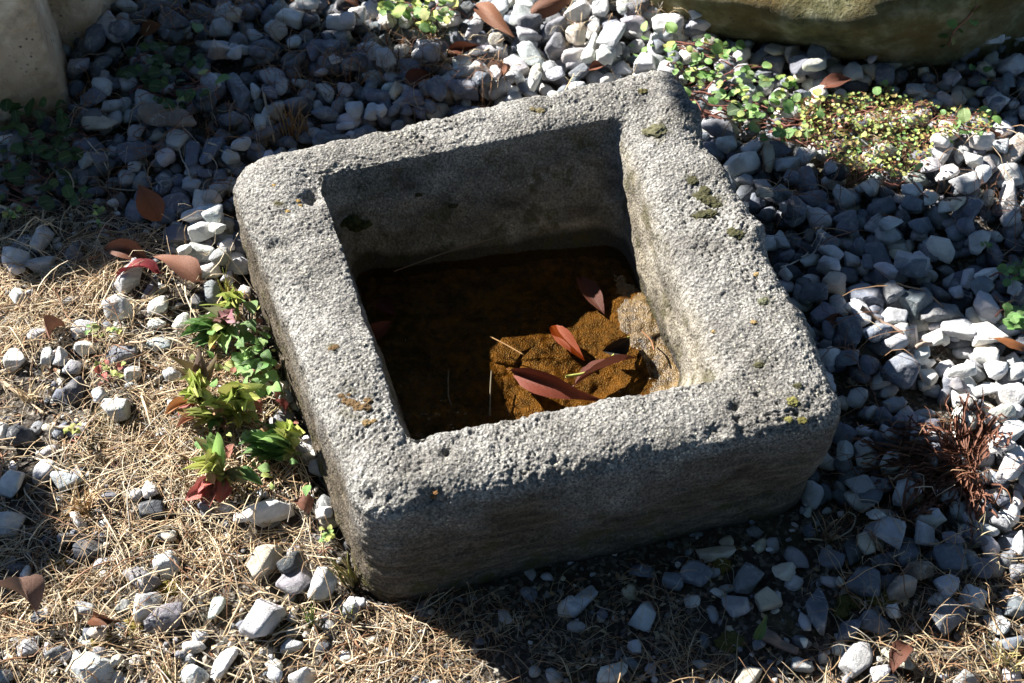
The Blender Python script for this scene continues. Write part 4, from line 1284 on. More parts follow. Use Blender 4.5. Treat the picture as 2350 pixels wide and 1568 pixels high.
TWIGS = [
    ('twig', [(c_(2, (600, 322), (760, 292), (920, 262), (1075, 222)), .0034, .0022)], TW, 'thick dry grey-brown twig on the sunny gravel behind the trough'),
    ('twig', [(c_(2, (720, 412), (860, 372), (1030, 312)), .0024, .0014)], (.38, .30, .20), 'thinner tan twig just below the thick twig'),
    ('twig', [(c_(2, (90, 130), (220, 182), (330, 212), (560, 208)), .0016, .0009)], TW, 'thin bent twig across white stones near the top edge'),
    ('twig', [(c_(6, (770, 258), (910, 186), (980, 90), (1050, -12)), .0012, .0006), (c_(6, (910, 186), (975, 160), (1100, 8)), .0009, .0005), (c_(6, (975, 160), (1042, 166)), .0007, .0005)], (.66, .60, .50), 'bleached forked twig resting on shaded gravel beside the trough'),
    ('twig', [(c_(6, (1288, 572), (1420, 622), (1540, 740), (1626, 812)), .0032, .0018)], (.16, .115, .09), 'dark bent twig between stones above the dried clump'),
    ('twig', [(c_(6, (1560, 850), (1640, 826), (1745, 800)), .0034, .0026)], (.26, .20, .16), 'short stub of grey twig in the sun patch edge'),
    ('twig', [(c_(6, (1390, 408), (1560, 440), (1700, 472), (1838, 540)), .0014, .0009)], (.24, .16, .10), 'slim brown twig curving over shaded stones by the trough flank'),
    ('twig', [(c_(3, (1715, 1180), (1820, 1260), (1935, 1335)), .0022, .0014)], TW, 'grey twig pointing from the creeper into white stones'),
    ('twig', [(c_(3, (1600, 1160), (1650, 1240), (1730, 1295)), .0016, .001)], (.26, .15, .11), 'short brown twig under the creeper mat'),
    ('straw_stem', [(c_(4, (-40, 950), (110, 1060), (245, 1175)), .0026, .0020)], (.56, .42, .28), 'thick tan straw stem at the left edge beside the weeds'),
    ('twig', [(c_(4, (330, 1302), (560, 1306), (720, 1330), (885, 1342)), .0018, .0012)], (.46, .38, .29), 'straight grey-tan stick lying in straw beside the rosettes'),
    ('straw_stem', [(c_(7, (150, -10), (290, 80), (432, 152)), .0015, .001)], PALE, 'pale straight straw stem near the left picture edge'),
    ('straw_stem', [(c_(7, (425, 10), (540, 200), (655, 400), (770, 590), (862, 724)), .0017, .001)], (.50, .41, .30), 'long dry stem slanting down through the lower straw'),
    ('twig', [(c_(7, (375, 568), (560, 556), (785, 545)), .0016, .001)], (.13, .10, .08), 'dark straight stick above the dark slate slab'),
    ('straw_stem', [(c_(7, (365, 585), (290, 740), (165, 925)), .0012, .0008)], (.38, .33, .27), 'thin grey stem along the shaded left edge'),
    ('twig', [(c_(7, (-20, 1280), (60, 1350), (112, 1412)), .0022, .0016)], (.60, .52, .42), 'bleached short stick in the bottom corner'),
    ('twig', [(c_(7, (1500, 740), (1580, 712), (1645, 688)), .0011, .0008)], (.62, .56, .46), 'short bleached stem left of the cream stone'),
    ('twig', [(c_(7, (1940, 290), (2000, 340), (2050, 398)), .0016, .0012)], (.66, .60, .50), 'short bleached stem between white stone and trough'),
    ('bark_strip', [(c_(8, (640, 1165), (760, 1230), (895, 1292)), .0075, .0042)], (.20, .145, .115), 'thick brown bark strip in the shade at the bottom edge'),
    ('twig', [(c_(8, (585, 1335), (720, 1420), (865, 1502)), .0026, .0016)], (.075, .06, .055), 'dark twig in shade below the bark strip'),
    ('straw_stem', [(c_(1, (1705, 535), (1740, 680), (1775, 835)), .0018, .0012)], (.50, .40, .28), 'upright tan stem in shade behind the trough back corner'),
    ('straw_stem', [(c_(1, (520, 850), (600, 940), (690, 1040)), .0011, .0008)], PALE, 'pale thin stem over shaded stones near the pale block'),
    ('straw_stem', [(c_(1, (1130, 890), (1190, 1010), (1235, 1135)), .0011, .0008)], PALE, 'pale thin stem below the long tan stone'),
    ('straw_stem', [(c_(1, (1355, 905), (1440, 945), (1535, 985)), .0013, .0009)], (.50, .42, .30), 'tan stem pointing at the trough corner'),
    ('straw_stem', [(c_(1, (560, 1105), (800, 1140), (1000, 1110), (1140, 1080)), .0010, .0007)], (.42, .34, .25), 'long thin stem bowed over the shaded stones'),
    ('straw_stem', [(c_(8, (940, 545), (1120, 540), (1250, 485), (1285, 400), (1230, 355)), .0013, .0009)], (.50, .43, .31), 'looped pale stem on the soil below the trough corner'),
]
for nm, paths, colr, lab in TWIGS:
    pp = []
    for px, r0, r1 in paths:
        Q = lay(px, r0 * .8, 16)
        Q[:, :2] += .0012 * np.column_stack([vnoise(Q, 60, 3), vnoise(Q, 60, 4)])
        pp.append((Q, np.linspace(r0, r1, len(Q)) * (1 + .12 * vnoise(Q, 90, 6)), 6))
    base = pp[0][0][0].copy()
    o = obj(nm, tube_mesh(nm, [(q - base, r_, s_) for q, r_, s_ in pp], MAT_TWIG), label=lab, cat='twig' if nm != 'straw_stem' else 'dry stem', color=colr)
    o.location = base
# stems inside the trough
for px, z, r_, colr, lab, nm in [
    (c_(5, (838, 868), (838, 1030), (862, 1102)), WATER_Z + .001, .0009, (.10, .08, .05), 'pale stalk standing in the dark water near the front wall', 'reed_stalk'),
    (c_(5, (1120, 870), (1112, 1000), (1108, 1165)), WATER_Z + .001, .0009, (.10, .08, .05), 'second pale stalk at the edge of the sunny water', 'reed_stalk'),
    (c_(5, (1600, 948), (1760, 915), (1880, 840), (2010, 690)), .046, .0018, (.26, .27, .06), 'green stem joining the pinkish wet leaf', 'green_shoot'),
    (c_(5, (2085, 668), (2150, 730), (2172, 800)), .052, .0010, (.26, .13, .06), 'short brown stem on the wet sand of the trough', 'straw_stem'),
    (c_(5, (1110, 655), (1220, 712), (1330, 775)), .037, .0008, (.30, .17, .07), 'thin brown stem crossing the flat ochre stone', 'straw_stem')]:
    Q = lay(px, 0, 14, flat=z)
    base = Q[0].copy()
    o = obj(nm, tube_mesh(nm, [(Q - base, r_, 6)], MAT_TWIG), label=lab, cat='stem', color=colr)
    o.location = base
a_, b_ = on_trough(905, 622), on_trough(1165, 538)
Q = smooth_path([a_ + (0, -.004, .004), (a_ + b_) / 2 + (.0, -.010, .014), b_ + (0, -.004, .004)], 14)
o = obj('straw_stem', tube_mesh('straw_stem', [(Q - Q[0], .0007, 5)], MAT_TWIG), label='hair-thin stem against the shaded inner back wall', cat='dry stem', color=(.16, .12, .08))
o.location = Q[0]

# ------------------------------------------------------------------ dry grass, crumbs
def strands(n, sampler, lmin, lmax, rmin, rmax, palette, lift, M=6, arch=.006):
    x, y, prob = sampler(n)
    n = len(x)
    th = RNG.uniform(0, 6.283, n)
    L = RNG.uniform(lmin, lmax, n)
    kap = RNG.normal(0, .55, n) * RNG.choice([.4, 1, 2.4], n, p=[.5, .35, .15])
    k2 = RNG.normal(0, 1.0, n)
    P = np.zeros((n, M, 3))
    cx, cy = x.copy(), y.copy()
    for j in range(M):
        P[:, j, 0], P[:, j, 1] = cx, cy
        a = th + kap * (j / (M - 1) - .5) * 1.6 + k2 * ((j / (M - 1) - .5) ** 2)
        cx = cx + np.cos(a) * L / (M - 1)
        cy = cy + np.sin(a) * L / (M - 1)
    g_ = ground_z(P[:, :, :2].reshape(-1, 2)).reshape(n, M)
    hm = hz(P[:, :, 0].ravel(), P[:, :, 1].ravel()).reshape(n, M)
    over = (RNG.random(n) < lift)[:, None]
    hs = np.where(over, np.maximum(hm, np.roll(hm, 1, 1) * .9), g_)
    tt_ = np.linspace(0, 1, M)[None, :]
    z = hs + RNG.uniform(.0005, .011, n)[:, None] + RNG.uniform(-.004, arch * 1.6, n)[:, None] * 4 * tt_ * (1 - tt_) + (RNG.random(n) < .12)[:, None] * tt_ ** 2 * RNG.uniform(0, .02, n)[:, None]
    P[:, :, 2] = np.maximum(z, g_ + .0006)
    # keep clear of the trough
    bad = (RNG.random(n) < .80) & ((hm - g_).max(axis=1) > .008) & ~over[:, 0]
    for j in range(M):
        bad |= in_poly(P[:, j, 0], P[:, j, 1], inset(OUT_POLY, -.001))
    P = P[~bad]
    n = len(P)
    rad = rmin + (rmax - rmin) * RNG.random(n) ** 2.0 * 1.25
    T = np.gradient(P, axis=1)
    T /= np.linalg.norm(T, axis=2)[..., None] + 1e-9
    A = np.cross(T, np.array([0, 0, 1.0]))
    A /= np.linalg.norm(A, axis=2)[..., None] + 1e-9
    B = np.cross(A, T)
    taper = np.linspace(1, .45, M)[None, :, None]
    R = rad[:, None, None] * taper
    V = np.stack([P + A * R, P - A * R * .5 + B * R * .8, P - A * R * .5 - B * R * .8], axis=2).reshape(-1, 3)
    b0 = (np.arange(n) * M * 3)[:, None, None]
    j = (np.arange(M - 1) * 3)[None, :, None]
    fs = []
    for k in range(3):
        k2_ = (k + 1) % 3
        fs.append(np.stack(np.broadcast_arrays(b0 + j + k, b0 + j + k2_, b0 + j + 3 + k2_, b0 + j + 3 + k), axis=3).reshape(-1, 4))
    F = np.concatenate(fs)
    pal = np.array([p for p, _ in palette])
    w = np.array([q for _, q in palette], float)
    ci = RNG.choice(len(pal), n, p=w / w.sum())
    c = pal[ci] * RNG.uniform(.75, 1.2, (n, 1))
    return V, F, np.repeat(c, M * 3, axis=0)


def sampler(poly, dens=None, thresh=0.0, scale=7, seed=0):
    pu = [p[0] for p in poly]
    pv = [p[1] for p in poly]

    def f(n):
        X, Y = [], []
        while len(X) < n:
            u, v = RNG.uniform(min(pu), max(pu), 4000), RNG.uniform(min(pv), max(pv), 4000)
            # even on the ground, not in the picture
            p = np.array([at(a, b) for a, b in zip(u, v)])
            wgt = (1.0 / np.linalg.norm(p - _C, axis=1)) ** -3
            k = in_poly(u, v, poly) & (RNG.random(4000) < wgt / wgt.max())
            if thresh > -1:
                nz = fbm(np.column_stack([p[:, :2], np.zeros(4000)]), scale, 2, seed)
                k &= RNG.random(4000) < np.clip((nz - thresh) * 2.4 + .5, .04, 1)
            X += list(p[k, 0])
            Y += list(p[k, 1])
        return np.array(X[:n]), np.array(Y[:n]), None
    return f


SUNNY = [(-200, 470), (250, 466), (340, 530), (450, 560), (525, 600), (560, 660), (620, 800), (700, 1050), (820, 1380), (900, 1400), (1120, 1560), (1150, 1760), (-200, 1760)]
DIM = [(880, 1400), (1400, 1330), (1700, 1250), (2000, 1240), (2450, 1300), (2450, 1760), (1100, 1760)]
SHADY = [(0, 60), (700, 0), (1150, 210), (560, 470), (0, 480)]
RIGHTG = [(1550, 300), (2450, 100), (2450, 1300), (1900, 1250), (1930, 900)]
pal_sun = [((.72, .61, .43), 6), ((.58, .44, .27), 6), ((.38, .25, .14), 3), ((.25, .13, .07), 1.8), ((.46, .42, .36), 2)]
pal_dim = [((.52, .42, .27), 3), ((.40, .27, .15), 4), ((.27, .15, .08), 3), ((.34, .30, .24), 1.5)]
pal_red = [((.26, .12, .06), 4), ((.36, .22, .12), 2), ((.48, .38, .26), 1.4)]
hay = Batch()
for args in [(8000, sampler(SUNNY, thresh=-.15, seed=5), .025, .08, .0003, .00085, pal_sun, .07), (5200, sampler(SUNNY, thresh=0, scale=11, seed=8), .010, .03, .00025, .0006, pal_sun, .05),
             (420, sampler(SUNNY, thresh=.0, scale=6, seed=13), .02, .06, .0011, .0021, pal_sun, .12), (900, sampler(SUNNY, thresh=.1, scale=6, seed=12), .05, .11, .0006, .0012, pal_sun, .12),
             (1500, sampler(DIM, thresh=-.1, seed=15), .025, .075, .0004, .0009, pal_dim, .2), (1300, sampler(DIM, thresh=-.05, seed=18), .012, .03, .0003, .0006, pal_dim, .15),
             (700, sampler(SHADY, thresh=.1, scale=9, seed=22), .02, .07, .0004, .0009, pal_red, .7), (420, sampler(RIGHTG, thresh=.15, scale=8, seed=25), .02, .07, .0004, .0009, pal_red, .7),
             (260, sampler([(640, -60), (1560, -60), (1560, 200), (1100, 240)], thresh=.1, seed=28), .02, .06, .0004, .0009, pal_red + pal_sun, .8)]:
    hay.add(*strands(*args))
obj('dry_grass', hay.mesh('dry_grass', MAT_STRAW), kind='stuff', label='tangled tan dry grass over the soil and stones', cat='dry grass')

crumb = Batch()
for poly, n, pal in ((SUNNY, 1500, pal_sun), (DIM, 700, pal_dim), (SHADY, 350, pal_red)):
    x, y, _ = sampler(poly, thresh=0, scale=14, seed=33)(n)
    for k in range(n):
        if in_poly(x[k], y[k], OUT_POLY):
            continue
        L, w = RNG.uniform(.002, .006), RNG.uniform(.001, .003)
        V = np.array([(-L, 0, 0), (0, -w, .0012), (L, 0, 0), (0, w, .0012), (0, 0, RNG.uniform(-.001, .002))])
        V = rotz(tilt(V, RNG.normal(0, .4), RNG.normal(0, .4)), RNG.uniform(0, 6.28))
        V = V + (x[k], y[k], float(ground_z(np.array([[x[k], y[k]]]))[0]) + RNG.uniform(.001, .008))
        crumb.add(V, [(0, 1, 4), (1, 2, 4), (2, 3, 4), (3, 0, 4)], np.array(pal[RNG.integers(len(pal))][0]) * RNG.uniform(.5, 1))
obj('leaf_litter', crumb.mesh('leaf_litter', MAT_STRAW, False), kind='stuff', label='brown crumbs of old leaves on the soil', cat='litter')

# ------------------------------------------------------------------ green plants
LM = {k: [leaf_mesh(k, MAT_GREEN, f, a, d, wv, tw, 12, 40 + i) for i, (f, a, d, wv, tw) in enumerate([(.25, .08, .05, .04, .2), (.4, .14, .12, .06, -.3), (.15, .10, .18, .08, .4)])] for k in ('lance', 'ovate', 'spat', 'tooth')}
LM['round'] = [leaf_mesh('round', MAT_GREEN, f, .04, d, wv, tw, 9, 50 + i) for i, (f, d, wv, tw) in enumerate([(.15, .05, .04, .2), (.3, .12, .06, -.2), (.05, .10, .05, .3)])]
G1, G2, G3, YG, OL = (.15, .29, .08), (.10, .21, .06), (.23, .38, .12), (.45, .50, .14), (.32, .34, .10)
PU, RD, OR = (.26, .12, .14), (.40, .09, .08), (.50, .20, .07)


def plant(name, center, label, cat, group=None):
    e = obj(name, None, label=label, cat=cat, group=group)
    e.location = center
    e.empty_display_size = .02
    return e


def shade_of(c, amt=.16):
    return tuple(np.clip(np.array(c) * (1 + RNG.normal(0, amt)) * (1 + RNG.normal(0, .05, 3)), .01, .7))


def rosette(center, tips, kind, label, zc=.012, name='rosette_weed', crop=4):
    """tips: (x, y, width, height of tip, colour)"""
    cu, cv = cp(crop, *center)
    C0 = at(cu, cv, zc)
    e = plant(name, (C0[0], C0[1], 0.0), label, 'weed', 'green weeds along the trough')
    st = tube_mesh('stem', [(np.array([(0, 0, -.004), (0.001, 0, zc * .6), (0, .001, zc * 1.4)]), [.004, .0032, .002], 6)], MAT_TWIG)
    obj('stem', st, parent=e, color=(.22, .17, .07))
    for j, (x, y, w, zt, colr) in enumerate(tips):
        u, v = cp(crop, x, y)
        T = at(u, v, zt)
        B = C0 + (T - C0) * .06 + RNG.normal(0, .0015, 3)
        sc_ = np.linalg.norm(at(u + 10, v) - at(u, v)) / 10
        T = C0 + (T - C0) * 1.08 + (0, 0, .012)
        put_leaf('leaf', LM[kind][j % 3], B, T, w * K * sc_ * 1.12, RNG.normal(0, .3), shade_of(colr), parent=e)
        for _ in range(2 if j % 2 else 1):
            T2 = C0 + (T - C0) * RNG.uniform(.6, .85) + RNG.normal(0, .006, 3) + (0, 0, .006)
            put_leaf('leaf', LM[kind][(j + 1) % 3], B, T2, w * K * sc_ * RNG.uniform(.7, 1.0), RNG.normal(0, .4), shade_of(colr, .22), parent=e)
    return e


rosette((1450, 730), [(1205, 712, 62, .02, G1), (1208, 782, 60, .014, G1), (1268, 832, 58, .012, G2), (1300, 858, 50, .01, G2), (1372, 620, 78, .05, (.26, .25, .15)), (1516, 648, 66, .06, PU),
                      (1385, 868, 60, .03, YG), (1330, 690, 60, .035, G1), (1490, 850, 60, .03, G3), (1560, 800, 60, .03, G1), (1240, 745, 46, .01, G2)], 'tooth', 'green toothed weed with leaves pointing away from the trough')
rosette((1545, 600), [(1535, 490, 30, .05, YG), (1500, 520, 28, .045, YG), (1470, 560, 26, .035, YG), (1590, 520, 30, .05, G3), (1440, 600, 26, .02, YG), (1350, 580, 24, .03, YG), (1600, 560, 30, .05, G3),
                      (1560, 540, 30, .06, YG), (1520, 560, 28, .06, YG), (1480, 600, 26, .04, YG), (1450, 640, 26, .03, G3), (1575, 500, 26, .055, YG)], 'lance', 'bushy lime-green weed shoot topmost along the trough')
rosette((1330, 1120), [(1310, 905, 105, .05, (.33, .22, .19)), (1148, 940, 84, .05, (.22, .16, .09)), (1270, 1030, 60, .05, PU), (1200, 1010, 70, .04, OL), (1390, 960, 70, .04, (.24, .18, .12))], 'lance', 'weed with two big purplish upright leaves')
rosette((1290, 1190), [(1290, 1060, 46, .07, YG), (1330, 1080, 40, .07, YG), (1250, 1100, 40, .06, YG), (1190, 1178, 60, .03, YG), (1108, 1285, 62, .012, OR), (1360, 1160, 50, .04, OL), (1240, 1230, 60, .02, OL),
                       (1310, 1110, 36, .075, YG), (1180, 1290, 60, .01, RD), (1390, 1230, 54, .03, YG)], 'spat', 'yellow-green rosette weed with an orange-tipped outer leaf')
rosette((1555, 1270), [(1480, 1185, 56, .05, YG), (1600, 1120, 44, .08, YG), (1640, 1165, 50, .06, YG), (1388, 1230, 62, .03, OL), (1450, 1200, 52, .05, YG), (1655, 1232, 54, .04, YG), (1572, 1385, 60, .012, OL),
                       (1495, 1340, 60, .012, OL), (1430, 1300, 60, .015, OL), (1580, 1130, 40, .08, YG), (1620, 1145, 40, .075, YG), (1640, 1330, 54, .02, OL), (1545, 1180, 46, .07, YG)], 'spat', 'yellow-green rosette weed with a tall central shoot')
rosette((1420, 1300), [(1180, 1282, 62, .015, (.28, .20, .07)), (1230, 1325, 66, .012, OL), (1285, 1372, 66, .01, OL), (1440, 1372, 60, .01, G2), (1345, 1240, 56, .04, YG), (1260, 1260, 60, .03, OL), (1500, 1380, 56, .01, (.25, .12, .07)), (1180, 1370, 50, .01, (.35, .16, .10))],
        'spat', 'olive rosette weed flattened on dry leaves')
rosette((1905, 1500), [(1618, 1425, 78, .03, G3), (1598, 1478, 78, .025, G1), (1585, 1545, 84, .02, G1), (1640, 1590, 84, .014, G2), (1700, 1610, 78, .01, G1), (1700, 1335, 78, .03, G2), (1850, 1395, 60, .05, YG), (1912, 1372, 50, .07, YG),
                       (1740, 1460, 70, .04, G3), (1890, 1400, 46, .08, YG), (1930, 1420, 44, .07, YG), (1790, 1590, 66, .012, G1), (1660, 1395, 60, .02, (.36, .24, .14)), (1860, 1600, 60, .01, OL)], 'tooth', 'striped green rosette weed fanned out against the trough wall', .02)
rosette((1450, 195), [(1290, 10, 74, .04, (.25, .22, .09)), (1375, 15, 74, .05, G3), (1295, 130, 60, .03, (.30, .26, .08)), (1270, 205, 56, .03, YG), (1705, 295, 78, .012, G2), (1600, 262, 66, .02, (.27, .20, .10)), (1500, 330, 80, .008, OL), (1440, 335, 74, .008, OL),
                      (1330, 190, 44, .05, YG), (1300, 165, 40, .05, YG), (1360, 150, 40, .06, YG), (1340, 225, 44, .04, YG), (1240, 395, 84, .008, RD), (1330, 400, 70, .006, RD), (1460, 395, 110, .008, (.46, .13, .10)), (1380, 440, 80, .005, (.34, .12, .08))],
        'spat', 'rosette weed with yellow buds and red lowest leaves', .02, crop=7)


def leafy(name, label, cat, leaves, kind, tiny=None, stems=(), group=None, stemcol=(.24, .10, .075), lift=.0):
    """leaves: (u, v, size px, colour, height); tiny: Batch for the uncounted small leaves"""
    us = np.array([(l[0], l[1]) for l in leaves])
    c0 = at(*us.mean(axis=0))
    e = plant(name, (c0[0], c0[1], 0), label, cat, group)
    for j, (u, v, w, colr, z) in enumerate(leaves):
        p = at(u, v, z)
        p2 = at(u, v, 0.02)
        zz = max(float(hz(*p2[:2])[0]), 0) * .75 + z
        p = at(u, v, zz)
        s_ = np.linalg.norm(at(u + 10, v) - at(u, v)) / 10 * w
        th = RNG.uniform(0, 6.28)
        d = np.array([math.cos(th), math.sin(th), RNG.normal(.05, .3)]) * s_ / 2
        me = LM[kind][j % 3]
        put_leaf('leaf', me, p - d, p + d, s_ * RNG.uniform(.78, 1.0), RNG.normal(0, .4), colr, parent=e)
    if stems:
        base = np.array(e.location)
        o = obj('stem', tube_mesh('stem', [(q - base, r_, 5) for q, r_ in stems], MAT_TWIG), parent=e, color=stemcol, kind='stuff')
    if tiny is not None and tiny.n:
        tiny.v = [v - np.array(e.location, np.float32) for v in tiny.v]
        o = obj('small_leaves', tiny.mesh('small_leaves', MAT_FOLIAGE, False), parent=e, kind='stuff')
    return e


def scatter(poly, n, lo, hi, cols, zlo, zhi):
    pu, pv = [p[0] for p in poly], [p[1] for p in poly]
    out = []
    while len(out) < n:
        u, v = RNG.uniform(min(pu), max(pu)), RNG.uniform(min(pv), max(pv))
        if in_poly(u, v, poly):
            out.append((u, v, RNG.uniform(lo, hi), shade_of(cols[RNG.integers(len(cols))]), RNG.uniform(zlo, zhi)))
    return out


def tiny_leaves(poly, n, lo, hi, cols, zlo, zhi):
    b = Batch()
    for u, v, w, c, z in scatter(poly, n, lo, hi, cols, zlo, zhi):
        p = at(u, v, 0.02)
        zz = max(float(hz(*p[:2])[0]), 0) * .6 + z
        p = at(u, v, zz)
        s_ = w / 1560
        V = np.array([(-.5, 0, 0), (-.1, -.42, .08), (.5, 0, .02), (-.1, .42, .08)]) * s_
        V = rotz(tilt(V, RNG.normal(0, .5), RNG.normal(0, .5)), RNG.uniform(0, 6.28)) + p
        b.add(V, [(0, 1, 2), (0, 2, 3)], c)
    return b


def stem_net(poly, n, lmin, lmax, r=.0011, lift=.006):
    out = []
    for u, v, L, _, z in scatter(poly, n, lmin, lmax, [(.2, .1, .1)], .004, .02):
        a = RNG.uniform(-.9, .7)
        k = RNG.normal(0, .25)
        pts_ = [(u + L * (t - .5) * math.cos(a + k * t), v - L * (t - .5) * math.sin(a + k * t) * .7) for t in (0, .33, .66, 1)]
        Q = lay(pts_, lift * RNG.uniform(.4, 1.6), 8)
        if not in_poly(Q[:, 0], Q[:, 1], OUT_BIG).any():
            out.append((Q, r * RNG.uniform(.6, 1.2)))
    return out


# minty plant pressed against the trough
mint = [(*cp(4, x, y), w * K, shade_of(c), z) for x, y, w, c, z in [
    (1640, 575, 130, G1, .05), (1580, 715, 120, G3, .04), (1650, 690, 90, G2, .045), (1710, 750, 110, G2, .04), (1690, 820, 110, G1, .045), (1610, 1000, 95, G3, .05), (1535, 985, 80, G3, .04), (1500, 1085, 72, G3, .03), (1402, 1055, 84, G1, .035),
    (1470, 1135, 70, G1, .02), (1600, 900, 80, G3, .04), (1560, 940, 80, G3, .035), (1670, 1065, 80, G1, .03), (1740, 890, 80, G1, .04), (1820, 1115, 80, G1, .025), (1410, 1180, 80, G2, .02), (1620, 780, 120, G2, .03), (1500, 940, 70, YG, .03)]]
mint += scatter(c_(4, (1560, 800), (1680, 720), (1790, 900), (1850, 1130), (1700, 1140), (1520, 1030)), 46, 16, 34, [G1, G2, G3, G3], .02, .06)
leafy('mint_weed', 'bushy green weed with small oval leaves pressed against the trough', 'weed', mint, 'ovate', group='green weeds along the trough', stems=stem_net(c_(4, (1560, 800), (1680, 720), (1790, 900), (1830, 1120), (1600, 1080)), 14, 20, 60), stemcol=(.16, .17, .06))

PATCH = [(560, 690), (600, 700), (690, 1000), (712, 1130), (640, 1130), (560, 1120), (470, 1100), (440, 980), (430, 860), (450, 770)]
gw_ = scatter(PATCH, 64, 12, 32, [G3, YG, OL, G1, YG, (.30, .16, .08), (.36, .12, .08)], .008, .045)
leafy('ground_weed', 'ragged mixed green and reddish low weeds filling between the rosettes', 'weed', gw_, 'lance', group='green weeds along the trough', stems=stem_net(PATCH, 30, 20, 70), stemcol=(.25, .2, .08))
# creeper at the upper right
big = [(265, 490, 105), (465, 720, 118), (345, 320, 84), (500, 295, 78), (410, 340, 62), (540, 455, 66), (500, 575, 68), (450, 615, 70), (320, 655, 74), (575, 735, 84), (625, 755, 72), (592, 832, 88), (815, 870, 84), (830, 550, 76), (670, 425, 66), (720, 665, 84),
       (760, 620, 76), (812, 692, 92), (660, 540, 86), (690, 520, 66), (750, 840, 60), (2090, 740, 96), (2062, 862, 56), (1962, 862, 64), (1860, 940, 62), (1912, 812, 56), (1960, 752, 86), (2172, 785, 70), (1382, 1050, 56), (1660, 1095, 66), (1000, 602, 66),
       (1437, 545, 60), (1390, 592, 66), (1470, 602, 52), (45, 182, 88), (600, 640, 60), (630, 620, 60), (860, 640, 60), (1020, 745, 60), (980, 760, 50), (650, 900, 60), (730, 880, 56), (95, 430, 56), (60, 310, 60), (290, 400, 52), (365, 440, 60), (230, 290, 56), (150, 600, 66), (90, 560, 60), (180, 520, 50), (20, 380, 60), (360, 495, 50), (70, 470, 44), (285, 240, 50)]
cl = [(*cp(3, x, y), w * K, shade_of((G1, G3, G1, G2, G3)[j % 5], .2), .014 + .012 * (j % 3)) for j, (x, y, w) in enumerate(big)]
cl[1] = (*cl[1][:3], (.03, .075, .02), .03)
cl[30] = (*cl[30][:3], YG, .03)
cl += [(*cp(2, x, y), w * K, shade_of(G3), .02) for x, y, w in ((1990, 172, 76), (2160, 182, 84), (2000, 250, 84), (1985, 330, 66), (2040, 300, 46), (2180, 310, 60), (2150, 390, 56), (2220, 430, 50), (2190, 470, 50), (2210, 560, 70), (2260, 600, 66), (1930, 360, 40), (1900, 300, 44))]
CRP = c_(3, (0, 250), (300, 230), (640, 390), (900, 560), (960, 900), (700, 930), (450, 790), (100, 650))
CRP2 = c_(3, (860, 640), (1200, 610), (1450, 560), (1650, 650), (1950, 700), (2170, 730), (2150, 850), (1760, 900), (1720, 1090), (1500, 1160), (1250, 1110), (1060, 1010), (900, 860))
cl += scatter(CRP, 140, 10, 22, [G1, G3, G3, YG], .012, .036)
cl += scatter(CRP2, 70, 8, 15, [G3, YG, OL, YG], .014, .036)
leafy('creeping_plant', 'round-leaved green creeper with reddish stems over sunny gravel', 'creeper', cl, 'round', tiny_leaves(CRP2, 1600, 6, 12, [YG, OL, G3, (.30, .22, .09), (.26, .13, .07)], .006, .034),
      stem_net(CRP, 46, 60, 160, .0011, .008) + stem_net(CRP2, 110, 40, 120, .0008, .010) + [(lay(c_(3, (90, 650), (240, 680), (420, 722)), .012, 10), .0022)])
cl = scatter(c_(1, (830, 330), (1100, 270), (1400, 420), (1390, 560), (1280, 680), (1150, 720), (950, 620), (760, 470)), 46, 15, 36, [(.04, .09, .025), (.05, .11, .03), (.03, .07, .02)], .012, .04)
cl += [(*cp(1, 1452, 530), 40, G1, .045), (*cp(1, 1325, 470), 26, YG, .03), (*cp(1, 1185, 650), 22, YG, .03), (*cp(1, 1285, 180), 34, G2, .03), (*cp(1, 1240, 620), 36, G1, .03)]
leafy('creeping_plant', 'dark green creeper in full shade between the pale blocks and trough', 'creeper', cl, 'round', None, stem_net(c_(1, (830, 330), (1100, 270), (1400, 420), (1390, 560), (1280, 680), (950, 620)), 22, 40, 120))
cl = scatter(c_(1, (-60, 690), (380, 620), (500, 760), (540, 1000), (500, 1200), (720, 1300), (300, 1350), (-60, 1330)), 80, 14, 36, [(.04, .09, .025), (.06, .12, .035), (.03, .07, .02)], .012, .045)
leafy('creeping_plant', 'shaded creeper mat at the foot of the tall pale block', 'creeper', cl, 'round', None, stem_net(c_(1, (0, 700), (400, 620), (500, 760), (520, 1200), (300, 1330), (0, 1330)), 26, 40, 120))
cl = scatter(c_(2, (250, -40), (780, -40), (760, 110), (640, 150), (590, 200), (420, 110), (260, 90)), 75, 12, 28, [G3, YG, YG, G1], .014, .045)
leafy('creeping_plant', 'yellow-green sunny creeper at the top edge behind the trough', 'creeper', cl, 'round', None, stem_net(c_(2, (250, -20), (780, -20), (700, 110), (420, 110)), 16, 40, 100))
cl = scatter(c_(6, (2170, 300), (2330, 200), (2400, 230), (2380, 360), (2250, 430)), 18, 14, 26, [G1, G2], .014, .04) + scatter(c_(6, (2060, 150), (2130, 160), (2110, 220)), 4, 12, 18, [G2], .014, .03)
leafy('creeping_plant', 'small creeper sprig at the right edge above the orange-brown leaf', 'creeper', cl, 'round', None, stem_net(c_(6, (2170, 300), (2380, 200), (2380, 360)), 5, 40, 80))
cl = scatter(c_(6, (2225, 560), (2380, 540), (2380, 735), (2250, 720)), 18, 14, 28, [G1, G2], .014, .04)
leafy('creeping_plant', 'second creeper sprig at the right edge touching the orange-brown leaf', 'creeper', cl, 'round', None, stem_net(c_(6, (2225, 560), (2380, 540), (2380, 735)), 5, 40, 80))
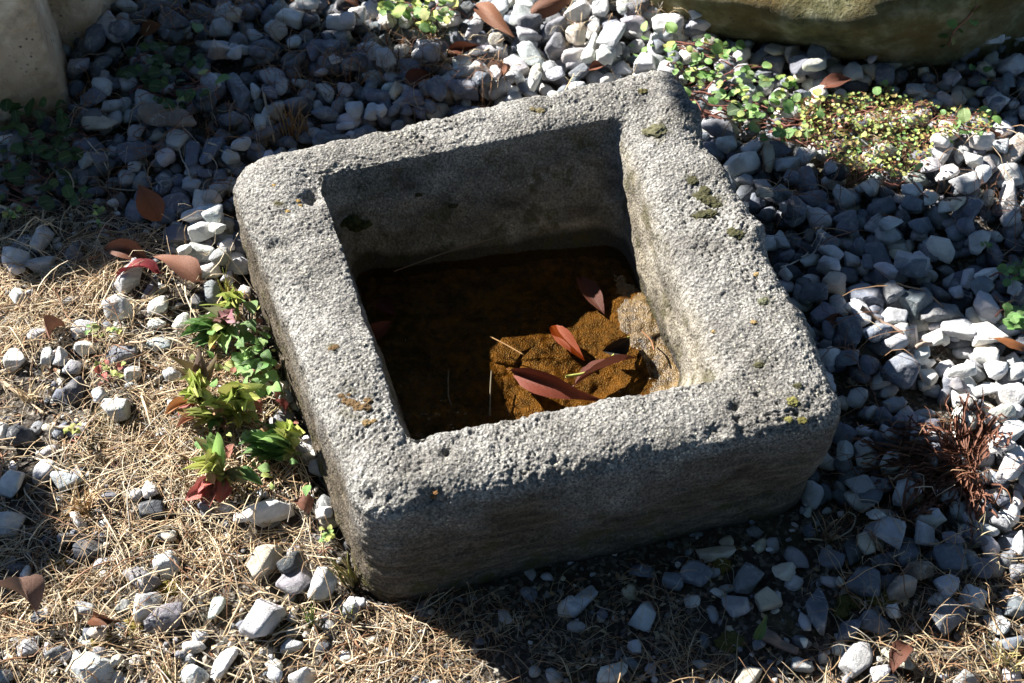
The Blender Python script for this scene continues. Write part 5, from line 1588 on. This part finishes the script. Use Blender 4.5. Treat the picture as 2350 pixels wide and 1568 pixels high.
cl = [(*cp(3, x, y), w * K, shade_of(c), z) for x, y, w, c, z in ((2040, 60, 70, OL, .12), (2010, 130, 86, G1, .10), (1885, 155, 70, G1, .10), (1822, 240, 66, G2, .07), (1880, 262, 62, OL, .06), (1820, 300, 50, G2, .05), (1995, 30, 50, OL, .13), (1930, 205, 44, G2, .08), (2112, 450, 60, G2, .03), (2085, 540, 56, G2, .03), (2010, 440, 50, G2, .03))]
leafy('creeping_plant', 'few creeper leaves dangling before the shaded end of the boulder', 'creeper', cl, 'round', None, [(smooth_path([at(*cp(3, x, y), z) for x, y, z in ((2060, 20, .13), (1990, 110, .11), (1900, 200, .085), (1860, 300, .05))], 12), .0011)])
for crop_id, pts_, n, cols, lab in [
    (4, [(600, 930), (690, 900), (810, 930), (800, 1020), (650, 1050)], 16, [YG, RD, OL], 'reddish sprout with lime leaves among straw and stones'),
    (1, [(20, 1370), (170, 1360), (180, 1430), (40, 1440)], 14, [G3, YG], 'small bright green sprout in straw at the left edge'),
    (1, [(600, 1330), (720, 1370), (700, 1500), (620, 1480)], 9, [G3, YG], 'pale green sprout at the edge of the shade'),
    (7, [(2080, 560), (2180, 540), (2180, 620), (2090, 650)], 12, [G3, YG], 'lime sprout against the trough side near its corner'),
    (4, [(430, 1330), (530, 1330), (520, 1420), (420, 1420)], 8, [YG, OL], 'little olive sprout in straw beside the lower stones'),
    (4, [(560, 690), (840, 690), (840, 760), (580, 770)], 16, [YG, OL, G3], 'low yellow-green sprouts between pale stones in straw')]:
    leafy('sprout', lab, 'sprout', scatter(c_(crop_id, *pts_), n, 10, 20, cols, .012, .03), 'ovate', stems=stem_net(c_(crop_id, *pts_), 5, 14, 36, .0008))


def grass_tuft(base_px, n, spread, height, cols, label, r=.0011, name='grass_tuft', lean=(0, 0)):
    c0 = at(*base_px)
    z0 = max(float(hz(*c0[:2])[0]) * .5, 0)
    b = Batch()
    for _ in range(n):
        th = RNG.uniform(0, 6.28)
        rr = RNG.uniform(.2, 1) * spread
        h_ = height * RNG.uniform(.5, 1)
        p0 = np.array([RNG.normal(0, spread * .25), RNG.normal(0, spread * .2), -.003])
        p2 = p0 + (math.cos(th) * rr + lean[0], math.sin(th) * rr + lean[1], h_)
        p1 = (p0 + p2) / 2 + (0, 0, h_ * .25)
        Q = smooth_path([p0, p1, p2], 7)
        V, q, t = tube(Q, np.linspace(r, r * .25, 7), 3)
        b.add(V, q, np.array(cols[RNG.integers(len(cols))]) * RNG.uniform(.8, 1.2))
    o = obj(name, b.mesh(name, MAT_STRAW), label=label, cat='grass tuft')
    o.location = (c0[0], c0[1], z0)
    return o


grass_tuft(cp(1, 1930, 870), 34, .030, .055, [(.34, .21, .10), (.42, .28, .14), (.28, .15, .07)], 'brown dry grass tuft behind the back edge of the trough')
grass_tuft(cp(7, 2030, 1190), 12, .010, .05, [(.16, .24, .05), (.24, .28, .07)], 'thin green grass tuft in straw by the trough corner')
grass_tuft(cp(7, 2285, 900), 22, .016, .055, [(.30, .27, .07), (.22, .22, .06), (.45, .36, .18)], 'yellowish grass tuft against the front trough corner', lean=(-.01, 0))
grass_tuft(cp(7, 1075, 1520), 5, .012, .035, [(.26, .30, .07)], 'few green blades at the bottom edge in straw')
grass_tuft(cp(7, 2290, 1180), 8, .012, .03, [(.22, .26, .07), (.40, .34, .18)], 'short green grass tuft in front of the trough corner')
grass_tuft(cp(4, 1500, 500), 16, .016, .045, [(.36, .32, .09), (.46, .36, .17), (.20, .25, .06)], 'yellow grass tuft at the trough side above the weeds')
grass_tuft(cp(8, 1990, 640), 12, .02, .035, [(.40, .33, .2)], 'dry wispy tuft among shaded stones near the bottom corner')
grass_tuft(cp(8, 2250, 1480), 26, .03, .045, [(.58, .48, .22), (.42, .36, .14), (.62, .52, .32)], 'sunlit wispy grass tuft in the bottom corner')
grass_tuft(cp(4, 180, 1180), 16, .03, .03, [(.60, .48, .30)], 'pale dry tuft around the thick straw stem')
grass_tuft(cp(7, 560, 440), 26, .028, .04, [(.60, .46, .27), (.46, .30, .15)], 'spiky dry tuft beside the long slanting stem')
grass_tuft(cp(8, 1060, 620), 20, .025, .035, [(.38, .28, .16), (.28, .17, .09)], 'spiky brown tuft in the trough shadow')
b0, b1 = at(*cp(8, 600, 1285), .012), at(*cp(8, 672, 1120), .045)
put_leaf('green_sprig', LM['lance'][0], b0, b1, .012, .3, (.05, .11, .03), label='single dark green broad blade in shade by the bark strip', cat='sprig')

# ------------------------------------------------------------------ dried fern clump on the right
hub = cp(6, 2035, 1530)
hp = at(*hub, .02)
clump = plant('dried_clump', (hp[0], hp[1], 0), 'dried reddish-brown clump of shredded leaves beside the trough corner', 'dried plant')
MAT_DRY = plain('shredded_dry_leaf', (.15, .064, .038), 0.75, 110, 0.5, 0.5, 0.002, trans=.1)
rest = Batch()
ENDS = [(6, 1340, 1385), (6, 1430, 1300), (6, 1300, 1510), (6, 1880, 1150), (6, 1960, 1130), (6, 2150, 1230), (6, 2230, 1300), (8, 1300, 110), (8, 1420, 260), (8, 1560, 340), (8, 1660, 420), (8, 1900, 370), (8, 2050, 300), (8, 2150, 470), (8, 2080, 560), (8, 1500, 470), (6, 1700, 1250), (6, 2010, 1060)]
for j in range(295):
    ce = ENDS[j % len(ENDS)]
    eu, ev = cp(*ce)
    f = RNG.uniform(.45, 1.05)
    eu, ev = hub[0] + (eu - hub[0]) * f + RNG.normal(0, 16), hub[1] + (ev - hub[1]) * f + RNG.normal(0, 14)
    su, sv = hub[0] + (eu - hub[0]) * RNG.uniform(0, .8) + RNG.normal(0, 14), hub[1] + (ev - hub[1]) * RNG.uniform(0, .8) + RNG.normal(0, 12)
    mu, mv = (eu + su) / 2 + RNG.normal(0, 14), (ev + sv) / 2 + RNG.normal(0, 12)
    Q = lay([(su, sv), (mu, mv), (eu, ev)], RNG.uniform(.001, .009), 12)
    Q += .0045 * np.column_stack([vnoise(Q, 90, j), vnoise(Q, 90, j + 200), np.abs(vnoise(Q, 90, j + 400))])
    T = np.gradient(Q, axis=0)
    side = np.cross(T, (0, 0, 1.0))
    side /= np.linalg.norm(side, axis=1)[:, None] + 1e-9
    wv = (.0005 + RNG.uniform(.0003, .0015) * np.sin(np.linspace(.15, 3.0, 12)) * (1 + .5 * vnoise(Q, 160, j + 9)))[:, None]
    tw_ = (RNG.uniform(-1, 1) + 1.1 * vnoise(Q, 50, j + 77))[:, None]
    off = side * np.cos(tw_) * wv + np.array([0, 0, 1.0]) * np.sin(tw_) * wv
    fold_ = np.array([0, 0, .0015])
    V = np.concatenate([Q + off, Q - fold_, Q - off]) - np.array(clump.location)
    k = np.arange(11)
    F = np.concatenate([np.stack([k, k + 1, k + 13, k + 12], 1), np.stack([k + 12, k + 13, k + 25, k + 24], 1)])
    obj('dry_leaf', np_mesh('dry_leaf', V, F, True, MAT_DRY), parent=clump)

# ------------------------------------------------------------------ moss
MOSS_V, MOSS_F = ICO3


def moss_cushion(pos, r, flat, seed):
    rng = np.random.default_rng(seed)
    V = MOSS_V * (1 + .22 * vnoise(MOSS_V + seed, 1.7, 3) + .16 * vnoise(MOSS_V + seed, 5, 5) + rng.normal(0, .09, len(MOSS_V)))[:, None]
    return V * np.array([r, r * rng.uniform(.7, 1), r * flat]) + pos


def moss(parent, spots, color, name, **kw):
    b = Batch()
    for k, (p, r, fl_) in enumerate(spots):
        b.add(moss_cushion(np.asarray(p), r, fl_, k + int(abs(p[0]) * 1e4) % 97), MOSS_F)
    o = obj(name, b.mesh(name, MAT_MOSS, False), parent=parent, color=color, **kw)
    return o


DK, BR, OC = (.052, .050, .020), (.115, .070, .028), (.26, .17, .055)
for spots, colr in [
    ([(1475, 210, 9)], (.075, .065, .02)), ([(1590, 415, 9)], DK), ([(1618, 437, 9), (1612, 452, 13), (1632, 462, 13), (1645, 470, 9)], DK), ([(1612, 494, 12), (1630, 490, 10), (1600, 497, 8)], DK), ([(1690, 537, 11), (1680, 530, 8)], DK),
    ([(1752, 692, 8)], (.10, .105, .06)), ([(1742, 838, 7)], DK), ([(1510, 300, 16), (1490, 305, 12)], (.10, .095, .05)), ([(1818, 920, 8), (1810, 962, 6)], (.15, .14, .04)), ([(1842, 965, 8)], (.10, .09, .02)), ([(1828, 885, 7)], DK),
    ([(785, 908, 6), (795, 918, 6), (806, 924, 7), (820, 932, 8), (838, 935, 8), (845, 920, 6), (800, 905, 4)], BR), ([(763, 800, 6), (770, 797, 5)], BR), ([(840, 970, 6), (858, 965, 5)], (.18, .12, .05)),
    ([(1000, 1128, 4), (995, 1137, 4)], (.26, .13, .05)), ([(682, 462, 5), (688, 472, 4), (660, 485, 4), (628, 425, 4)], OC), ([(1240, 253, 7), (1222, 250, 5)], (.13, .105, .05)), ([(1735, 630, 5), (1730, 740, 5), (1640, 760, 4)], (.27, .19, .08)),
    ([(800, 505, 18), (830, 512, 15), (815, 520, 14)], (.05, .048, .010)), ([(960, 445, 6), (1040, 470, 8)], (.05, .04, .012))]:
    for u, v, s in spots:
        moss(trough, [(on_trough(u, v) - (0, 0, .0004), s * 1.35 / 1780, .38)], colr, 'moss_patch')
for j, (px, n, spread, lab) in enumerate([(cp(7, 880, 1200), 9, 26, 'olive moss cushion beside the ridged grey stone'), (cp(7, 660, 1300), 7, 20, 'olive moss cushion beside a small cream stone'), (cp(7, 970, 660), 7, 20, 'brown-green moss cushion in the middle of the straw'),
                                          (cp(7, 400, 800), 6, 18, 'olive moss cushion near the shaded left edge'), (cp(7, 1100, 960), 6, 18, 'mustard moss cushion above the ridged grey stone'), (cp(8, 1200, 1040), 8, 24, 'orange-brown moss cushion between shaded stones'),
                                          (cp(8, 1400, 1030), 7, 22, 'dark green moss cushion between shaded stones'), (cp(8, 390, 810), 5, 16, 'dark moss cushion between stones in the trough shadow'), (cp(8, 420, 1310), 9, 30, 'dark moss mat on soil at the bottom edge')]):
    sp = []
    for _ in range(n):
        p = at(px[0] + RNG.normal(0, spread * .5), px[1] + RNG.normal(0, spread * .4))
        sp.append(((p[0], p[1], max(float(ground_z(p[None, :2])[0]), -.02) + .002), RNG.uniform(.005, .009), .5))
    moss(None, sp, ((.16, .125, .025), (.13, .105, .02), (.085, .08, .02))[j % 3], 'moss_cushion', label=lab, cat='moss')

# ------------------------------------------------------------------ unseen shrubs and trees, added to cast shade and block sky light
SX, SY = LIGHT.x / -LIGHT.z, LIGHT.y / -LIGHT.z


def leaf_quads(P, size, cols):
    n = len(P)
    D = RNG.normal(size=(n, 3))
    D /= np.linalg.norm(D, axis=1)[:, None]
    E = np.cross(D, RNG.normal(size=(n, 3)))
    E /= np.linalg.norm(E, axis=1)[:, None]
    s = (size * RNG.uniform(.7, 1.25, n))[:, None]
    V = np.stack([P - D * s, P + E * s * .45 - D * s * .1, P + D * s, P - E * s * .45 - D * s * .1], axis=1).reshape(-1, 3)
    i = np.arange(n)[:, None] * 4
    F = np.concatenate([i + (0, 1, 2), i + (0, 2, 3)])
    c = np.array(cols)[RNG.integers(len(cols), size=n)] * RNG.uniform(.8, 1.2, (n, 1))
    return V, F, np.repeat(c, 4, axis=0)


GREENS = [(.035, .075, .02), (.05, .10, .025), (.045, .085, .03), (.07, .12, .035)]


def bough(poly, h, n, thick, size):
    """leaves of a bough whose shade falls on the given patch of ground"""
    G_ = np.array([at(u, v, .015)[:2] for u, v in poly])
    lo_, hi_ = G_.min(axis=0), G_.max(axis=0)
    pts_ = []
    while len(pts_) < n:
        q = RNG.uniform(lo_, hi_, (2000, 2))
        q = q[in_poly(q[:, 0], q[:, 1], [tuple(a) for a in G_])]
        pts_ += list(q)
    q = np.array(pts_[:n])
    z = h + RNG.uniform(-thick, thick, n)
    return np.column_stack([q[:, 0] - SX * z, q[:, 1] - SY * z, z])


def tree(name, label, cat, trunk, limbs, leaves, size):
    base = np.array([trunk[0][0], trunk[0][1], 0.0])
    e = plant(name, base, label, cat)
    t_ = smooth_path(trunk, 12)
    obj('trunk', tube_mesh('trunk', [(t_ - base, np.linspace(trunk_r(trunk), trunk_r(trunk) * .5, 12), 10)], MAT_BARK), parent=e)
    for l_ in limbs:
        Q = smooth_path(l_, 12)
        obj('limb', tube_mesh('limb', [(Q - base, np.linspace(.016, .006, 12), 7)], MAT_BARK), parent=e)
    V, F, c = leaf_quads(leaves, size, GREENS)
    me = np_mesh('crown', V - base, F, False, MAT_FOLIAGE, c)
    obj('crown', me, parent=e, kind='stuff')
    return e


def trunk_r(t):
    return .035 + .012 * t[-1][2]


def ball(c, r, n):
    d = RNG.normal(size=(n, 3))
    d /= np.linalg.norm(d, axis=1)[:, None]
    return np.asarray(c) + d * (RNG.random(n) ** .4)[:, None] * np.asarray(r)


UL = [(-260, -160), (560, -160), (640, -12), (700, 45), (770, 92), (900, 122), (1085, 178), (1128, 205), (1050, 310), (700, 455), (540, 486), (430, 462), (300, 452), (150, 462), (-260, 470)]
RB_ = [(1600, 318), (1760, 366), (1900, 396), (2010, 440), (2130, 486), (2250, 512), (2420, 560), (2420, 740), (2260, 735), (2100, 690), (2015, 650), (1955, 545), (1850, 470), (1720, 385)]
LL = [(-260, 1075), (25, 1085), (70, 1130), (120, 1200), (112, 1290), (70, 1330), (10, 1345), (-260, 1350)]
LL2 = [(-260, 1525), (5, 1535), (25, 1580), (20, 1650), (-260, 1650)]
bl_ = bough(UL, .62, 5200, .05, .03)  # leaf layer added and cut to the outline of the upper-left shade
tree('unseen_shrub', 'unseen leafy shrub added beyond the pale blocks to cast shade', 'shrub', [(-1.95, 3.0, 0), (-1.93, 2.98, .6), (-1.85, 2.9, 1.05)],
     [[(-1.93, 2.98, .7), (-1.6, 2.6, .8), (-1.2, 2.1, .62)], [(-1.9, 2.95, .9), (-1.4, 2.6, .85), (-.95, 2.2, .64)], [(-1.93, 2.98, .5), (-1.7, 2.4, .6), (-1.45, 2.0, .6)]],
     np.vstack([bl_, ball((-1.95, 3.1, 1.1), (.4, .4, .3), 900)]), .034)
bl_ = bough(RB_, .92, 2300, .05, .03)  # added leaf layer shaped to throw the shade band on the right
tree('unseen_tree', 'unseen young tree added behind the boulder to cast the shade band', 'tree', [(1.0, 3.7, 0), (1.0, 3.7, .8), (.9, 3.6, 1.4)],
     [[(1.0, 3.7, .9), (.4, 3.1, 1.0), (-.2, 2.45, .95), (-.55, 2.05, .93)], [(1.0, 3.7, 1.0), (.6, 3.4, 1.3), (.2, 3.2, 1.4)]],
     np.vstack([bl_, ball((1.0, 3.9, 1.6), (.7, .5, .45), 1500)]), .034)
bl_ = np.vstack([bough(LL, .6, 700, .04, .03), bough(LL2, .6, 260, .04, .03)])  # added leaf layers shaped to throw the two left-edge shade patches
tree('unseen_shrub', 'unseen low shrub added beside the straw to shade its edge', 'shrub', [(-2.0, 1.5, 0), (-2.0, 1.5, .3), (-1.95, 1.48, .55)],
     [[(-2.0, 1.5, .4), (-1.6, 1.45, .6), (-1.35, 1.38, .6)], [(-2.0, 1.5, .35), (-1.6, 1.2, .55), (-1.35, 1.1, .6)]], np.vstack([bl_, ball((-2.0, 1.5, .7), (.3, .35, .25), 600)]), .034)
cr = np.vstack([ball((.3, 4.7, 4.2), (2.0, 1.2, 1.0), 3600), ball((1.9, 5.6, 3.2), (1.0, .9, 1.0), 1200)])  # crowns added out of view to darken the water's reflection and ambient light
tree('sky_block_tree', 'unseen tall tree added behind the boulder to darken the water reflection', 'tree', [(1.7, 5.7, 0), (1.7, 5.65, 1.6), (1.5, 5.4, 3.0)],
     [[(1.7, 5.6, 2.0), (1.0, 5.1, 3.2), (.2, 4.7, 4.1)], [(1.65, 5.55, 2.4), (1.9, 5.6, 3.0), (2.2, 5.7, 3.5)]], cr, .10)
cr = np.vstack([ball((.2, -2.0, 2.3), (2.8, 1.5, 1.2), 5200), ball((2.9, .4, 2.2), (1.1, 2.0, 1.3), 3400), ball((.8, -.1, 3.5), (2.4, 1.7, .5), 2600), ball((-2.6, -1.6, 1.8), (1.0, 1.2, 1.0), 1800)])  # crowns added behind and overhead to block sky light and deepen shade
tree('sky_block_tree', 'unseen broad tree added behind the viewer to block sky light', 'tree', [(.8, -2.4, 0), (.85, -2.35, 1.0), (.8, -2.2, 2.0)],
     [[(.84, -2.3, 1.3), (.2, -2.1, 1.9), (-.9, -1.9, 2.3)], [(.84, -2.3, 1.4), (1.8, -1.3, 1.9), (2.8, .1, 2.2)]], cr, .11)
